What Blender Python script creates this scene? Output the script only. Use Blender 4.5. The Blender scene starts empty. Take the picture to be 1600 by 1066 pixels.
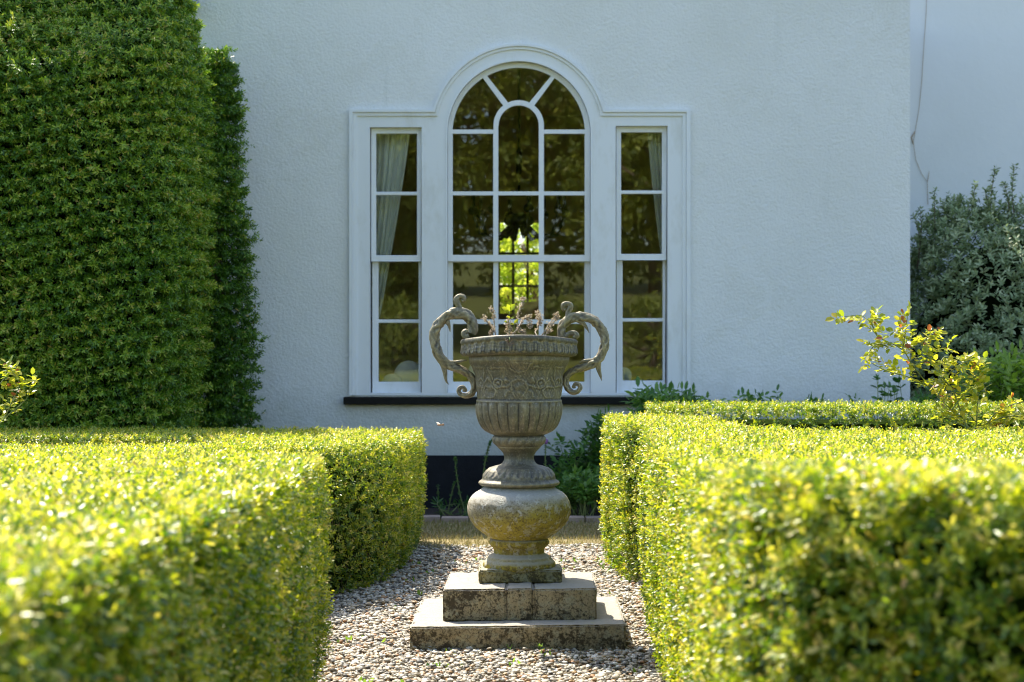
import bpy, bmesh, math
import numpy as np
from mathutils import Vector, Matrix
from mathutils.geometry import tessellate_polygon

rng = np.random.default_rng(11)
SC = bpy.context.scene
COL = SC.collection
H = 1.2; F = 2700.0; CX = 800.0; HY = 550.0      # eye height, focal length in photo pixels, horizon row

def U(px, py, D):
    return Vector(((px-CX)/F*D, D, H-(py-HY)/F*D))

# ---------------------------------------------------------------- materials
class NT:
    def __init__(s, name):
        s.m = bpy.data.materials.new(name); s.m.use_nodes = True
        s.t = s.m.node_tree; s.t.nodes.clear()
        s.out = s.t.nodes.new('ShaderNodeOutputMaterial')
    def n(s, typ, **kw):
        nd = s.t.nodes.new(typ)
        for k, v in kw.items():
            if k.startswith('i_'):
                nd.inputs[k[2:].replace('_', ' ')].default_value = v
            else: setattr(nd, k, v)
        return nd
    def l(s, a, b): s.t.links.new(a, b)
    def coord(s, scale=(1, 1, 1), out='Object'):
        tc = s.n('ShaderNodeTexCoord'); mp = s.n('ShaderNodeMapping'); mp.inputs['Scale'].default_value = scale
        s.l(tc.outputs[out], mp.inputs['Vector']); return mp.outputs['Vector']
    def noise(s, vec, scale, detail=4, rough=.55, dist=0):
        nd = s.n('ShaderNodeTexNoise'); nd.inputs['Scale'].default_value = scale; nd.inputs['Detail'].default_value = detail
        nd.inputs['Roughness'].default_value = rough; nd.inputs['Distortion'].default_value = dist
        if vec is not None: s.l(vec, nd.inputs['Vector'])
        return nd.outputs['Fac']
    def ramp(s, fac, stops, interp='LINEAR'):
        r = s.n('ShaderNodeValToRGB'); r.color_ramp.interpolation = interp
        e = r.color_ramp.elements
        while len(e) < len(stops): e.new(.5)
        for el, (p, c) in zip(e, stops):
            el.position = p; el.color = (*c, 1) if not isinstance(c, (int, float)) else (c, c, c, 1)
        s.l(fac, r.inputs['Fac']); return r.outputs['Color']
    def mix(s, fac, a, b, mode='MIX'):
        m = s.n('ShaderNodeMix'); m.data_type = 'RGBA'; m.blend_type = mode
        for sock, v in ((m.inputs[0], fac), (m.inputs[6], a), (m.inputs[7], b)):
            if isinstance(v, (int, float)): sock.default_value = v
            elif isinstance(v, tuple): sock.default_value = (*v, 1)
            else: s.l(v, sock)
        return m.outputs[2]
    def math(s, op, a, b=None):
        m = s.n('ShaderNodeMath'); m.operation = op
        for sock, v in zip(m.inputs, (a, b)):
            if v is None: continue
            if isinstance(v, (int, float)): sock.default_value = v
            else: s.l(v, sock)
        return m.outputs[0]
    def bump(s, h, strength=.3, dist=.01, nrm=None):
        b = s.n('ShaderNodeBump'); b.inputs['Strength'].default_value = strength; b.inputs['Distance'].default_value = dist
        s.l(h, b.inputs['Height'])
        if nrm is not None: s.l(nrm, b.inputs['Normal'])
        return b.outputs['Normal']
    def pbr(s, color, rough=.6, spec=.5, metal=0, normal=None, finish=True):
        p = s.n('ShaderNodeBsdfPrincipled')
        for nm, v in (('Base Color', color), ('Roughness', rough), ('Specular IOR Level', spec), ('Metallic', metal)):
            if isinstance(v, (int, float)): p.inputs[nm].default_value = v
            elif isinstance(v, tuple): p.inputs[nm].default_value = (*v, 1)
            else: s.l(v, p.inputs[nm])
        if normal is not None: s.l(normal, p.inputs['Normal'])
        if finish: s.l(p.outputs[0], s.out.inputs['Surface'])
        return p.outputs[0]

def leaf_mat(name, stops, tstops, rough=.4, trans=.45, spec=.5):
    n = NT(name)
    at = n.n('ShaderNodeAttribute', attribute_name='tone')
    c = n.ramp(at.outputs['Fac'], stops); t = n.ramp(at.outputs['Fac'], tstops)
    p = n.pbr(c, rough, spec, finish=False)
    tr = n.n('ShaderNodeBsdfTranslucent'); n.l(t, tr.inputs['Color'])
    mx = n.n('ShaderNodeMixShader'); mx.inputs[0].default_value = trans
    n.l(p, mx.inputs[1]); n.l(tr.outputs[0], mx.inputs[2]); n.l(mx.outputs[0], n.out.inputs['Surface'])
    return n.m

def simple(name, color, rough=.6, bump=None, var=.15, scale=20, metal=0, spec=.5):
    n = NT(name); v = n.coord()
    f = n.noise(v, scale)
    c = n.mix(f, tuple(x*(1-var) for x in color), tuple(min(1, x*(1+var)) for x in color))
    nm = n.bump(n.noise(v, scale*3), bump[0], bump[1]) if bump else None
    n.pbr(c, rough, spec, metal, nm); return n.m

M = {}
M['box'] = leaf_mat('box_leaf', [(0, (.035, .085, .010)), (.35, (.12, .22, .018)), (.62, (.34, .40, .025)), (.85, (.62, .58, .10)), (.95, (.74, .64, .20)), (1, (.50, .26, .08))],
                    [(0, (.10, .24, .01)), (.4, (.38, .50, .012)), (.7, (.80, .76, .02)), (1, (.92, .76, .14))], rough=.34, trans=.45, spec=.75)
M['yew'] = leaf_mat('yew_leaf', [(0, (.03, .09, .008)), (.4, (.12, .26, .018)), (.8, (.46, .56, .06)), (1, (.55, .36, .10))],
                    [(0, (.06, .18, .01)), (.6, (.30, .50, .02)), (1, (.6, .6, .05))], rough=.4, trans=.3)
M['grey_leaf'] = leaf_mat('grey_leaf', [(0, (.12, .18, .07)), (.5, (.32, .40, .20)), (1, (.58, .62, .40))],
                    [(0, (.14, .24, .07)), (1, (.34, .48, .2))], rough=.45, trans=.25)
M['rose_leaf'] = leaf_mat('rose_leaf', [(0, (.12, .22, .02)), (.5, (.32, .36, .03)), (.85, (.52, .48, .07)), (1, (.30, .10, .03))],
                    [(0, (.35, .5, .02)), (.6, (.75, .72, .03)), (.9, (.85, .75, .08)), (1, (.5, .15, .04))], rough=.35, trans=.5)
M['bed_leaf'] = leaf_mat('bed_leaf', [(0, (.025, .09, .018)), (.6, (.08, .20, .035)), (1, (.19, .33, .06))],
                    [(0, (.06, .2, .02)), (1, (.26, .48, .05))], rough=.35, trans=.35)
M['bright_leaf'] = leaf_mat('bright_leaf', [(0, (.08, .17, .03)), (1, (.22, .36, .05))],
                    [(0, (.2, .38, .03)), (1, (.4, .6, .05))], rough=.4, trans=.45)
M['tree_leaf'] = leaf_mat('tree_leaf', [(0, (.07, .12, .015)), (.5, (.20, .26, .04)), (1, (.42, .46, .07))],
                    [(0, (.16, .22, .01)), (1, (.5, .5, .04))], rough=.5, trans=.35)
M['garden_leaf'] = leaf_mat('garden_leaf', [(0, (.15, .26, .02)), (1, (.55, .6, .06))], [(0, (.5, .7, .04)), (1, (.85, .9, .1))], rough=.5, trans=.6)
M['grass'] = leaf_mat('grass_blade', [(0, (.28, .22, .08)), (.5, (.42, .34, .14)), (.8, (.2, .24, .04)), (1, (.55, .46, .24))],
                    [(0, (.25, .2, .06)), (1, (.4, .36, .12))], rough=.6, trans=.3)
M['dry'] = leaf_mat('dry_seed', [(0, (.24, .18, .10)), (.5, (.48, .41, .28)), (1, (.80, .72, .60))],
                    [(0, (.35, .25, .15)), (1, (.8, .68, .5))], rough=.7, trans=.35)
M['twig'] = simple('twig', (.16, .11, .07), .8)
M['drystem'] = simple('dry_stem', (.48, .38, .28), .7)
M['greenstem'] = simple('green_stem', (.20, .24, .07), .6)
def matt(name, color):
    n = NT(name); v = n.coord(); d = n.n('ShaderNodeBsdfDiffuse')
    n.l(n.mix(n.noise(v, 30), tuple(x*.6 for x in color), tuple(x*1.4 for x in color)), d.inputs['Color']); n.l(d.outputs[0], n.out.inputs['Surface']); return n.m
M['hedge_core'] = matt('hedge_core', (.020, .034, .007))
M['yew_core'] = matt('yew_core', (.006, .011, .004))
M['bark'] = simple('bark', (.14, .10, .07), .9, (.6, .02), .3, 12)
M['black_paint'] = simple('black_paint', (.013, .0135, .015), .75, (.7, .008), .6, 9, spec=.25)
M['sill'] = simple('sill_paint', (.014, .013, .010), .8, (.5, .004), .5, spec=.2)
M['soil'] = simple('soil', (.045, .032, .022), .95, (.8, .02), .4, 30)
M['iron'] = simple('iron', (.012, .011, .010), .5)
M['plastic'] = simple('grey_paint', (.34, .38, .42), .5)
M['roof'] = simple('roof_slate', (.10, .10, .11), .8)
M['lining'] = simple('room_paint', (.70, .58, .36), .8, var=.1, scale=2)
M['floor'] = simple('room_floor', (.35, .22, .10), .5)
M['curtain'] = simple('curtain_cloth', (.86, .90, .88), .9, var=.08)
M['shade'] = simple('lamp_cloth', (.78, .22, .16), .8)
M['cushion'] = simple('chair_cloth', (.82, .84, .80), .8)
M['wood'] = simple('wood', (.16, .09, .04), .5)
M['insect'] = simple('insect', (.34, .20, .10), .6)
M['petal'] = simple('petal', (.25, .10, .28), .7)

def wall_material():
    n = NT('roughcast'); v = n.coord()
    big = n.noise(v, 1.1, 5, .6); st = n.noise(n.coord((3, 3, .5)), 2.2, 5, .6)
    c = n.mix(n.ramp(big, [(.3, 0.), (.7, 1.)]), (.77, .775, .74), (.83, .84, .825))
    c = n.mix(n.ramp(st, [(.60, 0.), (.85, .45)]), c, (.60, .62, .58))
    tc = n.n('ShaderNodeTexCoord'); sp = n.n('ShaderNodeSeparateXYZ'); n.l(tc.outputs['Object'], sp.inputs[0])
    lowm = n.ramp(n.math('ADD', sp.outputs['Z'], n.math('MULTIPLY', n.noise(v, 5, 5, .7), -.9)), [(0., .55), (.55, 0.)])
    c = n.mix(lowm, c, (.42, .44, .33))
    pt = n.noise(v, 2.3, 6, .75, 1.2); c = n.mix(n.ramp(pt, [(.57, 0.), (.61, .28), (.66, .1)]), c, (.70, .70, .63))
    f = n.noise(v, 46, 4, .6, .1); g = n.noise(v, 120, 2, .6); w = n.noise(v, 7, 3, .5)
    h = n.math('ADD', n.math('MULTIPLY', n.ramp(f, [(.30, 0.), (.75, 1.)]), 1.), n.math('ADD', n.math('MULTIPLY', g, .5), n.math('MULTIPLY', w, 1.3)))
    n.pbr(c, .75, .3, 0, n.bump(h, .45, .010)); return n.m
M['wall'] = wall_material()
def smooth_wall():
    n = NT('smooth_render'); v = n.coord()
    c = n.mix(n.ramp(n.noise(v, .9, 5), [(.3, 0.), (.7, 1.)]), (.80, .81, .79), (.86, .87, .86))
    n.pbr(c, .75, .3, 0, n.bump(n.noise(v, 12, 6, .7), .35, .01)); return n.m
M['wall2'] = smooth_wall()
def paint():
    n = NT('white_gloss'); v = n.coord()
    d = n.noise(n.coord((1, 1, .4)), 8, 6, .7)
    c = n.mix(n.ramp(d, [(.52, 0.), (.75, .4)]), (.80, .82, .83), (.56, .55, .47))
    n.pbr(c, .35, .5, 0, n.bump(n.noise(v, 40), .06, .002)); return n.m
M['white'] = paint()
def glass():
    n = NT('old_glass'); v = n.coord()
    nm = n.bump(n.noise(v, 2.0, 1, .4), .07, .012)
    g = n.n('ShaderNodeBsdfGlossy'); g.inputs['Roughness'].default_value = .0; n.l(nm, g.inputs['Normal'])
    t = n.n('ShaderNodeBsdfTransparent'); t.inputs['Color'].default_value = (.97, .98, .96, 1)
    fr = n.n('ShaderNodeFresnel'); fr.inputs['IOR'].default_value = 1.52
    mx = n.n('ShaderNodeMixShader'); n.l(n.math('MULTIPLY', fr.outputs[0], 2.0), mx.inputs[0])
    n.l(t.outputs[0], mx.inputs[1]); n.l(g.outputs[0], mx.inputs[2]); n.l(mx.outputs[0], n.out.inputs['Surface'])
    return n.m
M['glass'] = glass()
def lead():
    n = NT('weathered_lead'); v = n.coord(); vs = n.coord((1, 1, .35))
    a = n.noise(v, 14, 6, .65); b = n.noise(vs, 45, 5, .7); c3 = n.noise(v, 120, 3, .7)
    c = n.ramp(a, [(.3, (.042, .041, .038)), (.5, (.082, .075, .058)), (.7, (.19, .165, .095))])
    c = n.mix(n.ramp(b, [(.50, 0.), (.66, .85)]), c, (.33, .28, .15))
    c = n.mix(n.ramp(c3, [(.55, 0.), (.66, .6)]), c, (.46, .43, .36))
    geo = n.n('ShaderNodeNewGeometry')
    pt = n.ramp(geo.outputs['Pointiness'], [(.46, 0.), (.50, .35), (.55, 1.)])  # edge wear plus highlights put into the colour; hollows painted darker
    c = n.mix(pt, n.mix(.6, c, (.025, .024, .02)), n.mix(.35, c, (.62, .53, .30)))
    n.pbr(c, n.ramp(a, [(.3, .42), (.7, .62)]), .5, .25, n.bump(n.math('ADD', b, n.math('MULTIPLY', c3, .5)), .6, .004)); return n.m
M['lead'] = lead()
def stone(name, low, top, lich, dark, darkamt, zy=None, vs=16, vt=.60, bs=38):
    n = NT(name); v = n.coord()
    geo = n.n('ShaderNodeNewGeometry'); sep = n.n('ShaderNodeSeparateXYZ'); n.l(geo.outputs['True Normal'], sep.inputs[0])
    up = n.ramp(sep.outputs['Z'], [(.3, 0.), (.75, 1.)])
    a = n.noise(v, 9, 6, .7); b = n.noise(v, bs, 6, .78); g = n.noise(v, 210, 3, .6); e = n.noise(v, 8, 3)
    c = n.mix(n.ramp(a, [(.35, 0.), (.65, 1.)]), low, tuple(x*1.35 for x in low))
    if zy:
        tc = n.n('ShaderNodeTexCoord'); s2 = n.n('ShaderNodeSeparateXYZ'); n.l(tc.outputs['Object'], s2.inputs[0])
        k = n.math('ADD', s2.outputs['Z'], n.math('MULTIPLY', n.math('SUBTRACT', a, .5), .16))
        k = n.math('ADD', k, n.math('MULTIPLY', s2.outputs['X'], -.25))
        c = n.mix(n.ramp(k, [(zy[0], 1.), (zy[1], 0.)]), n.mix(n.ramp(b, [(.42, 0.), (.58, 1.)]), (.27, .24, .16), (.50, .46, .36)), n.mix(.65, c, (.44, .35, .035)))
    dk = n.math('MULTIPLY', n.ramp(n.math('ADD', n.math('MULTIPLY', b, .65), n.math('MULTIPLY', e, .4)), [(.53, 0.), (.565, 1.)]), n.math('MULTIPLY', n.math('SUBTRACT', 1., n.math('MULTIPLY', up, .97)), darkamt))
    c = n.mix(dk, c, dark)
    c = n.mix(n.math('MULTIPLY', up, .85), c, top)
    vo = n.n('ShaderNodeTexVoronoi'); vo.inputs['Scale'].default_value = vs; vo.inputs['Randomness'].default_value = 1
    vw = n.n('ShaderNodeVectorMath', operation='ADD')
    nz = n.n('ShaderNodeTexNoise'); nz.inputs['Scale'].default_value = 40; n.l(v, nz.inputs['Vector'])
    sc = n.n('ShaderNodeVectorMath', operation='SCALE'); sc.inputs['Scale'].default_value = .07; n.l(nz.outputs['Color'], sc.inputs[0])
    n.l(v, vw.inputs[0]); n.l(sc.outputs[0], vw.inputs[1]); n.l(vw.outputs[0], vo.inputs['Vector'])
    sp = n.n('ShaderNodeSeparateColor'); n.l(vo.outputs['Color'], sp.inputs[0])
    spot = n.math('MULTIPLY', n.ramp(vo.outputs['Distance'], [(.26, 1.), (.36, 0.)]), n.ramp(sp.outputs[0], [(vt, 0.), (vt+.02, 1.)]))
    c = n.mix(n.math('MULTIPLY', spot, .8), c, lich)
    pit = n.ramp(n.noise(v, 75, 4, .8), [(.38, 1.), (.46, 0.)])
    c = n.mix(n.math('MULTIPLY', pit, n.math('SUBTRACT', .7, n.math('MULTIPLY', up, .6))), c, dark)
    m1 = n.noise(v, bs*.55, 5, .7); m2 = n.noise(v, bs*2.6, 4, .75)
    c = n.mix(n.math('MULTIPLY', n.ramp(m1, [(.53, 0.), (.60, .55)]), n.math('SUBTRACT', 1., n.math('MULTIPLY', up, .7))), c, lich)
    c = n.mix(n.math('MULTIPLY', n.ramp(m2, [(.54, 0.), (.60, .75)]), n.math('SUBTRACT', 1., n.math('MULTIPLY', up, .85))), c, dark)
    hh = n.math('ADD', n.math('MULTIPLY', b, .8), n.math('ADD', n.math('MULTIPLY', g, .4), n.math('MULTIPLY', spot, .25)))
    n.pbr(c, .85, .3, 0, n.bump(hh, .75, .006)); return n.m
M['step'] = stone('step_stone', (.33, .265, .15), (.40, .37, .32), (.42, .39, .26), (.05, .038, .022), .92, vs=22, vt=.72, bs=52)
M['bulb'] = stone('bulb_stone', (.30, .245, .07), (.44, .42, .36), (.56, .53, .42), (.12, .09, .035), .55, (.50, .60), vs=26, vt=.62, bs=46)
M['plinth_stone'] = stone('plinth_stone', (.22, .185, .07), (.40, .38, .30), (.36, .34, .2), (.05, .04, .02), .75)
M['brick'] = simple('edging_brick', (.42, .31, .24), .9, (.5, .01), .35, 9)
def pebble():
    n = NT('pebble'); at = n.n('ShaderNodeAttribute', attribute_name='tone')
    c = n.ramp(at.outputs['Fac'], [(0, (.10, .095, .085)), (.12, (.28, .24, .18)), (.26, (.46, .40, .30)), (.40, (.33, .315, .27)), (.52, (.60, .53, .41)), (.66, (.38, .23, .10)), (.74, (.52, .45, .33)), (.84, (.74, .71, .62)), (.95, (.36, .18, .07)), (.99, (.80, .78, .74))], 'CONSTANT')
    v = n.coord(); c = n.mix(n.noise(v, 130, 3), n.mix(.3, c, (.2, .17, .13)), c)
    n.pbr(c, .55, .4); return n.m
M['pebble'] = pebble()
M['grit'] = simple('grit', (.24, .20, .14), .95, (.8, .01), .45, 80)
M['lawn'] = simple('lawn', (.20, .22, .05), .95, (1., .3), .9, 2.2)
M['turf'] = simple('dry_turf', (.27, .215, .10), .95, (.8, .02), .45, 14)
M['lichen'] = simple('orange_lichen', (.62, .28, .03), .8, (.6, .003))

# ---------------------------------------------------------------- object helpers
def props(o, label=None, cat=None, group=None, kind=None):
    if label: o['label'] = label
    if cat: o['category'] = cat
    if group: o['group'] = group
    if kind: o['kind'] = kind
    return o
def empty(name, loc, label, cat, group=None):
    o = bpy.data.objects.new(name, None); COL.objects.link(o); o.location = loc; o.empty_display_size = .1
    return props(o, label, cat, group)
def link(name, me, mat, parent=None, smooth=False):
    o = bpy.data.objects.new(name, me); COL.objects.link(o)
    if mat is not None: me.materials.append(mat)
    if smooth: me.polygons.foreach_set('use_smooth', [True]*len(me.polygons))
    if parent is not None:
        o.parent = parent
        if parent.type == 'EMPTY': o.matrix_parent_inverse = Matrix.Translation(-Vector(parent.location))   # meshes are written in world coordinates
    return o
class MB:
    def __init__(s): s.v = []; s.f = []
    def add(s, vs, fs):
        b = len(s.v); s.v += [tuple(p) for p in vs]; s.f += [tuple(i+b for i in f) for f in fs]; return s
    def box(s, x0, x1, y0, y1, z0, z1):
        return s.add([(x0, y0, z0), (x1, y0, z0), (x1, y1, z0), (x0, y1, z0), (x0, y0, z1), (x1, y0, z1), (x1, y1, z1), (x0, y1, z1)],
                     [(0, 3, 2, 1), (4, 5, 6, 7), (0, 1, 5, 4), (1, 2, 6, 5), (2, 3, 7, 6), (3, 0, 4, 7)])
    def tube(s, pts, rad, n=8, cap=True):
        pts = [Vector(p) for p in pts]; N = len(pts)
        rad = [rad]*N if isinstance(rad, (int, float)) else rad
        vs = []; ref = None
        for i, p in enumerate(pts):
            t = (pts[min(i+1, N-1)]-pts[max(i-1, 0)]).normalized()
            if ref is None: ref = t.orthogonal().normalized()
            a = (ref-t*ref.dot(t)).normalized(); b = t.cross(a); ref = a
            vs += [p+(a*math.cos(k*2*math.pi/n)+b*math.sin(k*2*math.pi/n))*rad[i] for k in range(n)]
        fs = [(i*n+k, i*n+(k+1) % n, (i+1)*n+(k+1) % n, (i+1)*n+k) for i in range(N-1) for k in range(n)]
        if cap: fs += [tuple(range(n-1, -1, -1)), tuple((N-1)*n+k for k in range(n))]
        return s.add(vs, fs)
    def plate(s, outer, holes, y0, y1):
        """2-D outline (x,z) with holes, standing in the xz plane between y0 (front) and y1 (back)"""
        loops = [outer]+list(holes)
        flat = [p for l in loops for p in l]
        tris = tessellate_polygon([[Vector((x, z, 0)) for x, z in l] for l in loops])
        n = len(flat); vs = [(x, y0, z) for x, z in flat]+[(x, y1, z) for x, z in flat]
        fs = []
        for t in tris:
            a, b, c = (Vector(flat[i]) for i in t)
            cr = (b-a).x*(c-a).y-(b-a).y*(c-a).x
            t = t if cr > 0 else (t[0], t[2], t[1])
            fs += [tuple(t), (t[0]+n, t[2]+n, t[1]+n)]
        k = 0
        for l in loops:
            m = len(l); fs += [(k+i, k+(i+1) % m, k+(i+1) % m+n, k+i+n) for i in range(m)]; k += m
        return s.add(vs, fs)
    def sphere(s, c, r, nu=12, nv=8, sc=(1, 1, 1)):
        vs = []; c = Vector(c)
        for j in range(1, nv):
            ph = math.pi*j/nv
            vs += [c+Vector((math.cos(2*math.pi*i/nu)*math.sin(ph)*r*sc[0], math.sin(2*math.pi*i/nu)*math.sin(ph)*r*sc[1], math.cos(ph)*r*sc[2])) for i in range(nu)]
        vs += [c+Vector((0, 0, r*sc[2])), c-Vector((0, 0, r*sc[2]))]; T = len(vs)-2
        fs = [(j*nu+i, (j+1)*nu+i, (j+1)*nu+(i+1) % nu, j*nu+(i+1) % nu) for j in range(nv-2) for i in range(nu)]
        fs += [(T, i, (i+1) % nu) for i in range(nu)]+[(T+1, (nv-2)*nu+(i+1) % nu, (nv-2)*nu+i) for i in range(nu)]
        return s.add(vs, fs)
    def build(s, name, mat, parent=None, smooth=False, bevel=0, kind=None, label=None, cat=None, group=None):
        me = bpy.data.meshes.new(name); me.from_pydata(s.v, [], s.f); me.validate(); me.update()
        o = link(name, me, mat, parent, smooth)
        if bevel:
            b = o.modifiers.new('bevel', 'BEVEL'); b.width = bevel; b.segments = 2; b.limit_method = 'ANGLE'
        return props(o, label, cat, group, kind)

def npmesh(name, V, Q, tone=None, mat=None, parent=None, smooth=False):
    """V (n,3) vertices, Q (m,4) or (m,3) faces, tone (m,) per-face value"""
    me = bpy.data.meshes.new(name); k = Q.shape[1]
    me.vertices.add(len(V)); me.vertices.foreach_set('co', np.ascontiguousarray(V, dtype=np.float32).ravel())
    me.loops.add(Q.size); me.loops.foreach_set('vertex_index', np.ascontiguousarray(Q, dtype=np.int32).ravel())
    me.polygons.add(len(Q)); me.polygons.foreach_set('loop_start', np.arange(0, Q.size, k, dtype=np.int32))
    me.polygons.foreach_set('loop_total', np.full(len(Q), k, dtype=np.int32))
    if tone is not None:
        a = me.attributes.new('tone', 'FLOAT', 'FACE'); a.data.foreach_set('value', np.ascontiguousarray(tone, dtype=np.float32))
    me.update(calc_edges=True)
    if smooth: me.polygons.foreach_set('use_smooth', np.ones(len(Q), dtype=bool))
    return link(name, me, mat, parent)

def nrm(a): return a/np.maximum(np.linalg.norm(a, axis=-1, keepdims=True), 1e-9)
def leaf_geo(P, D, N, L, W, fold=.16, curl=.1):
    """leaves: base P, direction D, upper normal N, length L, width W -> verts, quads (2 per leaf)"""
    n = len(P); D = nrm(D); S = nrm(np.cross(D, N)); N2 = np.cross(S, D)
    T = np.array([(0, 0, 0), (.30, -.42, fold*.8), (.70, -.42, fold*.6-curl*.3), (1, 0, -curl), (.70, .42, fold*.6-curl*.3), (.30, .42, fold*.8)])
    Lc = L[:, None, None]; Wc = W[:, None, None]
    V = P[:, None, :]+D[:, None, :]*T[None, :, 0:1]*Lc+S[:, None, :]*T[None, :, 1:2]*Wc+N2[:, None, :]*T[None, :, 2:3]*Wc
    b = (np.arange(n)*6)[:, None]
    Q = np.concatenate([b+np.array([[0, 1, 2, 3]]), b+np.array([[0, 3, 4, 5]])], 1).reshape(-1, 4)
    return V.reshape(-1, 3), Q
def sprig_geo(B, A, nleaf, slen, L, W, spread=.85, tone0=None, jitter=.18, droop=0):
    """sprigs of opposite leaves: base B, axis A"""
    n = len(B); A = nrm(A)
    R1 = nrm(np.cross(A, rng.normal(size=(n, 3)))); R2 = np.cross(A, R1)
    Ps, Ds, Ns, Ls, Ws, Ts = [], [], [], [], [], []
    sp = rng.uniform(0, 1, n) if tone0 is None else tone0
    for k in range(nleaf):
        f = (k//2)/max(1, (nleaf-1)//2)
        ang = (k % 2)*math.pi+(k//2)*math.pi/2+rng.normal(0, .3, n)
        R = R1*np.cos(ang)[:, None]+R2*np.sin(ang)[:, None]
        P = B+A*(slen*f)[:, None]
        D = nrm(A*(.35+.5*f)+R*spread+rng.normal(0, jitter, (n, 3))); D[:, 2] -= droop
        Ps.append(P); Ds.append(D); Ns.append(A+rng.normal(0, .2, (n, 3)))
        sc = rng.uniform(.75, 1.2, n)*(1-.25*f); Ls.append(L*sc); Ws.append(W*sc)
        Ts.append(np.clip(sp*.66+.26*f+rng.normal(.03, .11, n), 0, .97))
    P, D, N = map(np.concatenate, (Ps, Ds, Ns)); L = np.concatenate(Ls); W = np.concatenate(Ws)
    V, Q = leaf_geo(P, D, N, L, W)
    return V, Q, np.repeat(np.concatenate(Ts), 2)
def wav(x, y, z, s, seed=0):
    r = np.random.default_rng(seed); o = 0
    for k in range(6):
        d = r.normal(size=3); d /= np.linalg.norm(d); f = s*(1+.7*k)
        o = o+np.sin(f*(d[0]*x+d[1]*y+d[2]*z)+r.uniform(0, 6.28))/(1+.5*k)
    return o/3.
def project(P):
    d = np.maximum(P[:, 1], .05)
    return CX+F*P[:, 0]/d, HY-F*(P[:, 2]-H)/d
def keep(P, Nn, prob_out=.25, back=.45):
    x, y = project(P)
    inside = (x > -160) & (x < 1760) & (y < 1160) & (y > -80) & (P[:, 1] > .3)
    p = np.where(inside, 1., prob_out)
    cam = np.array([0, 0, H])-P
    p *= np.where((cam*Nn).sum(1) < -.15*np.linalg.norm(cam, axis=1), back, 1.)
    return rng.uniform(size=len(P)) < p
def inpoly(x, y, poly):
    c = np.zeros(len(x), bool); n = len(poly)
    for i in range(n):
        (x0, y0), (x1, y1) = poly[i], poly[(i+1) % n]
        if y0 == y1: continue
        c ^= ((y0 > y) != (y1 > y)) & (x < (x1-x0)*(y-y0)/(y1-y0)+x0)
    return c
def smooth_poly(poly, it=2, keepfrac=.25):
    for _ in range(it):
        q = []
        for i in range(len(poly)):
            a = poly[i]; b = poly[(i+1) % len(poly)]; L = math.hypot(b[0]-a[0], b[1]-a[1]); t = min(keepfrac, .12/max(L, 1e-6))
            q += [(a[0]+(b[0]-a[0])*t, a[1]+(b[1]-a[1])*t), (b[0]-(b[0]-a[0])*t, b[1]-(b[1]-a[1])*t)]
        poly = q
    return poly
def offset_poly(poly, d):
    out = []; n = len(poly)
    for i in range(n):
        a, b, c = Vector(poly[i-1]), Vector(poly[i]), Vector(poly[(i+1) % n])
        e1 = (b-a).normalized(); e2 = (c-b).normalized()
        nn = Vector((e1.y+e2.y, -(e1.x+e2.x)))
        nn = nn.normalized() if nn.length > 1e-6 else Vector((e1.y, -e1.x))
        out.append((b.x-nn.x*d, b.y-nn.y*d))
    return out

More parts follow.
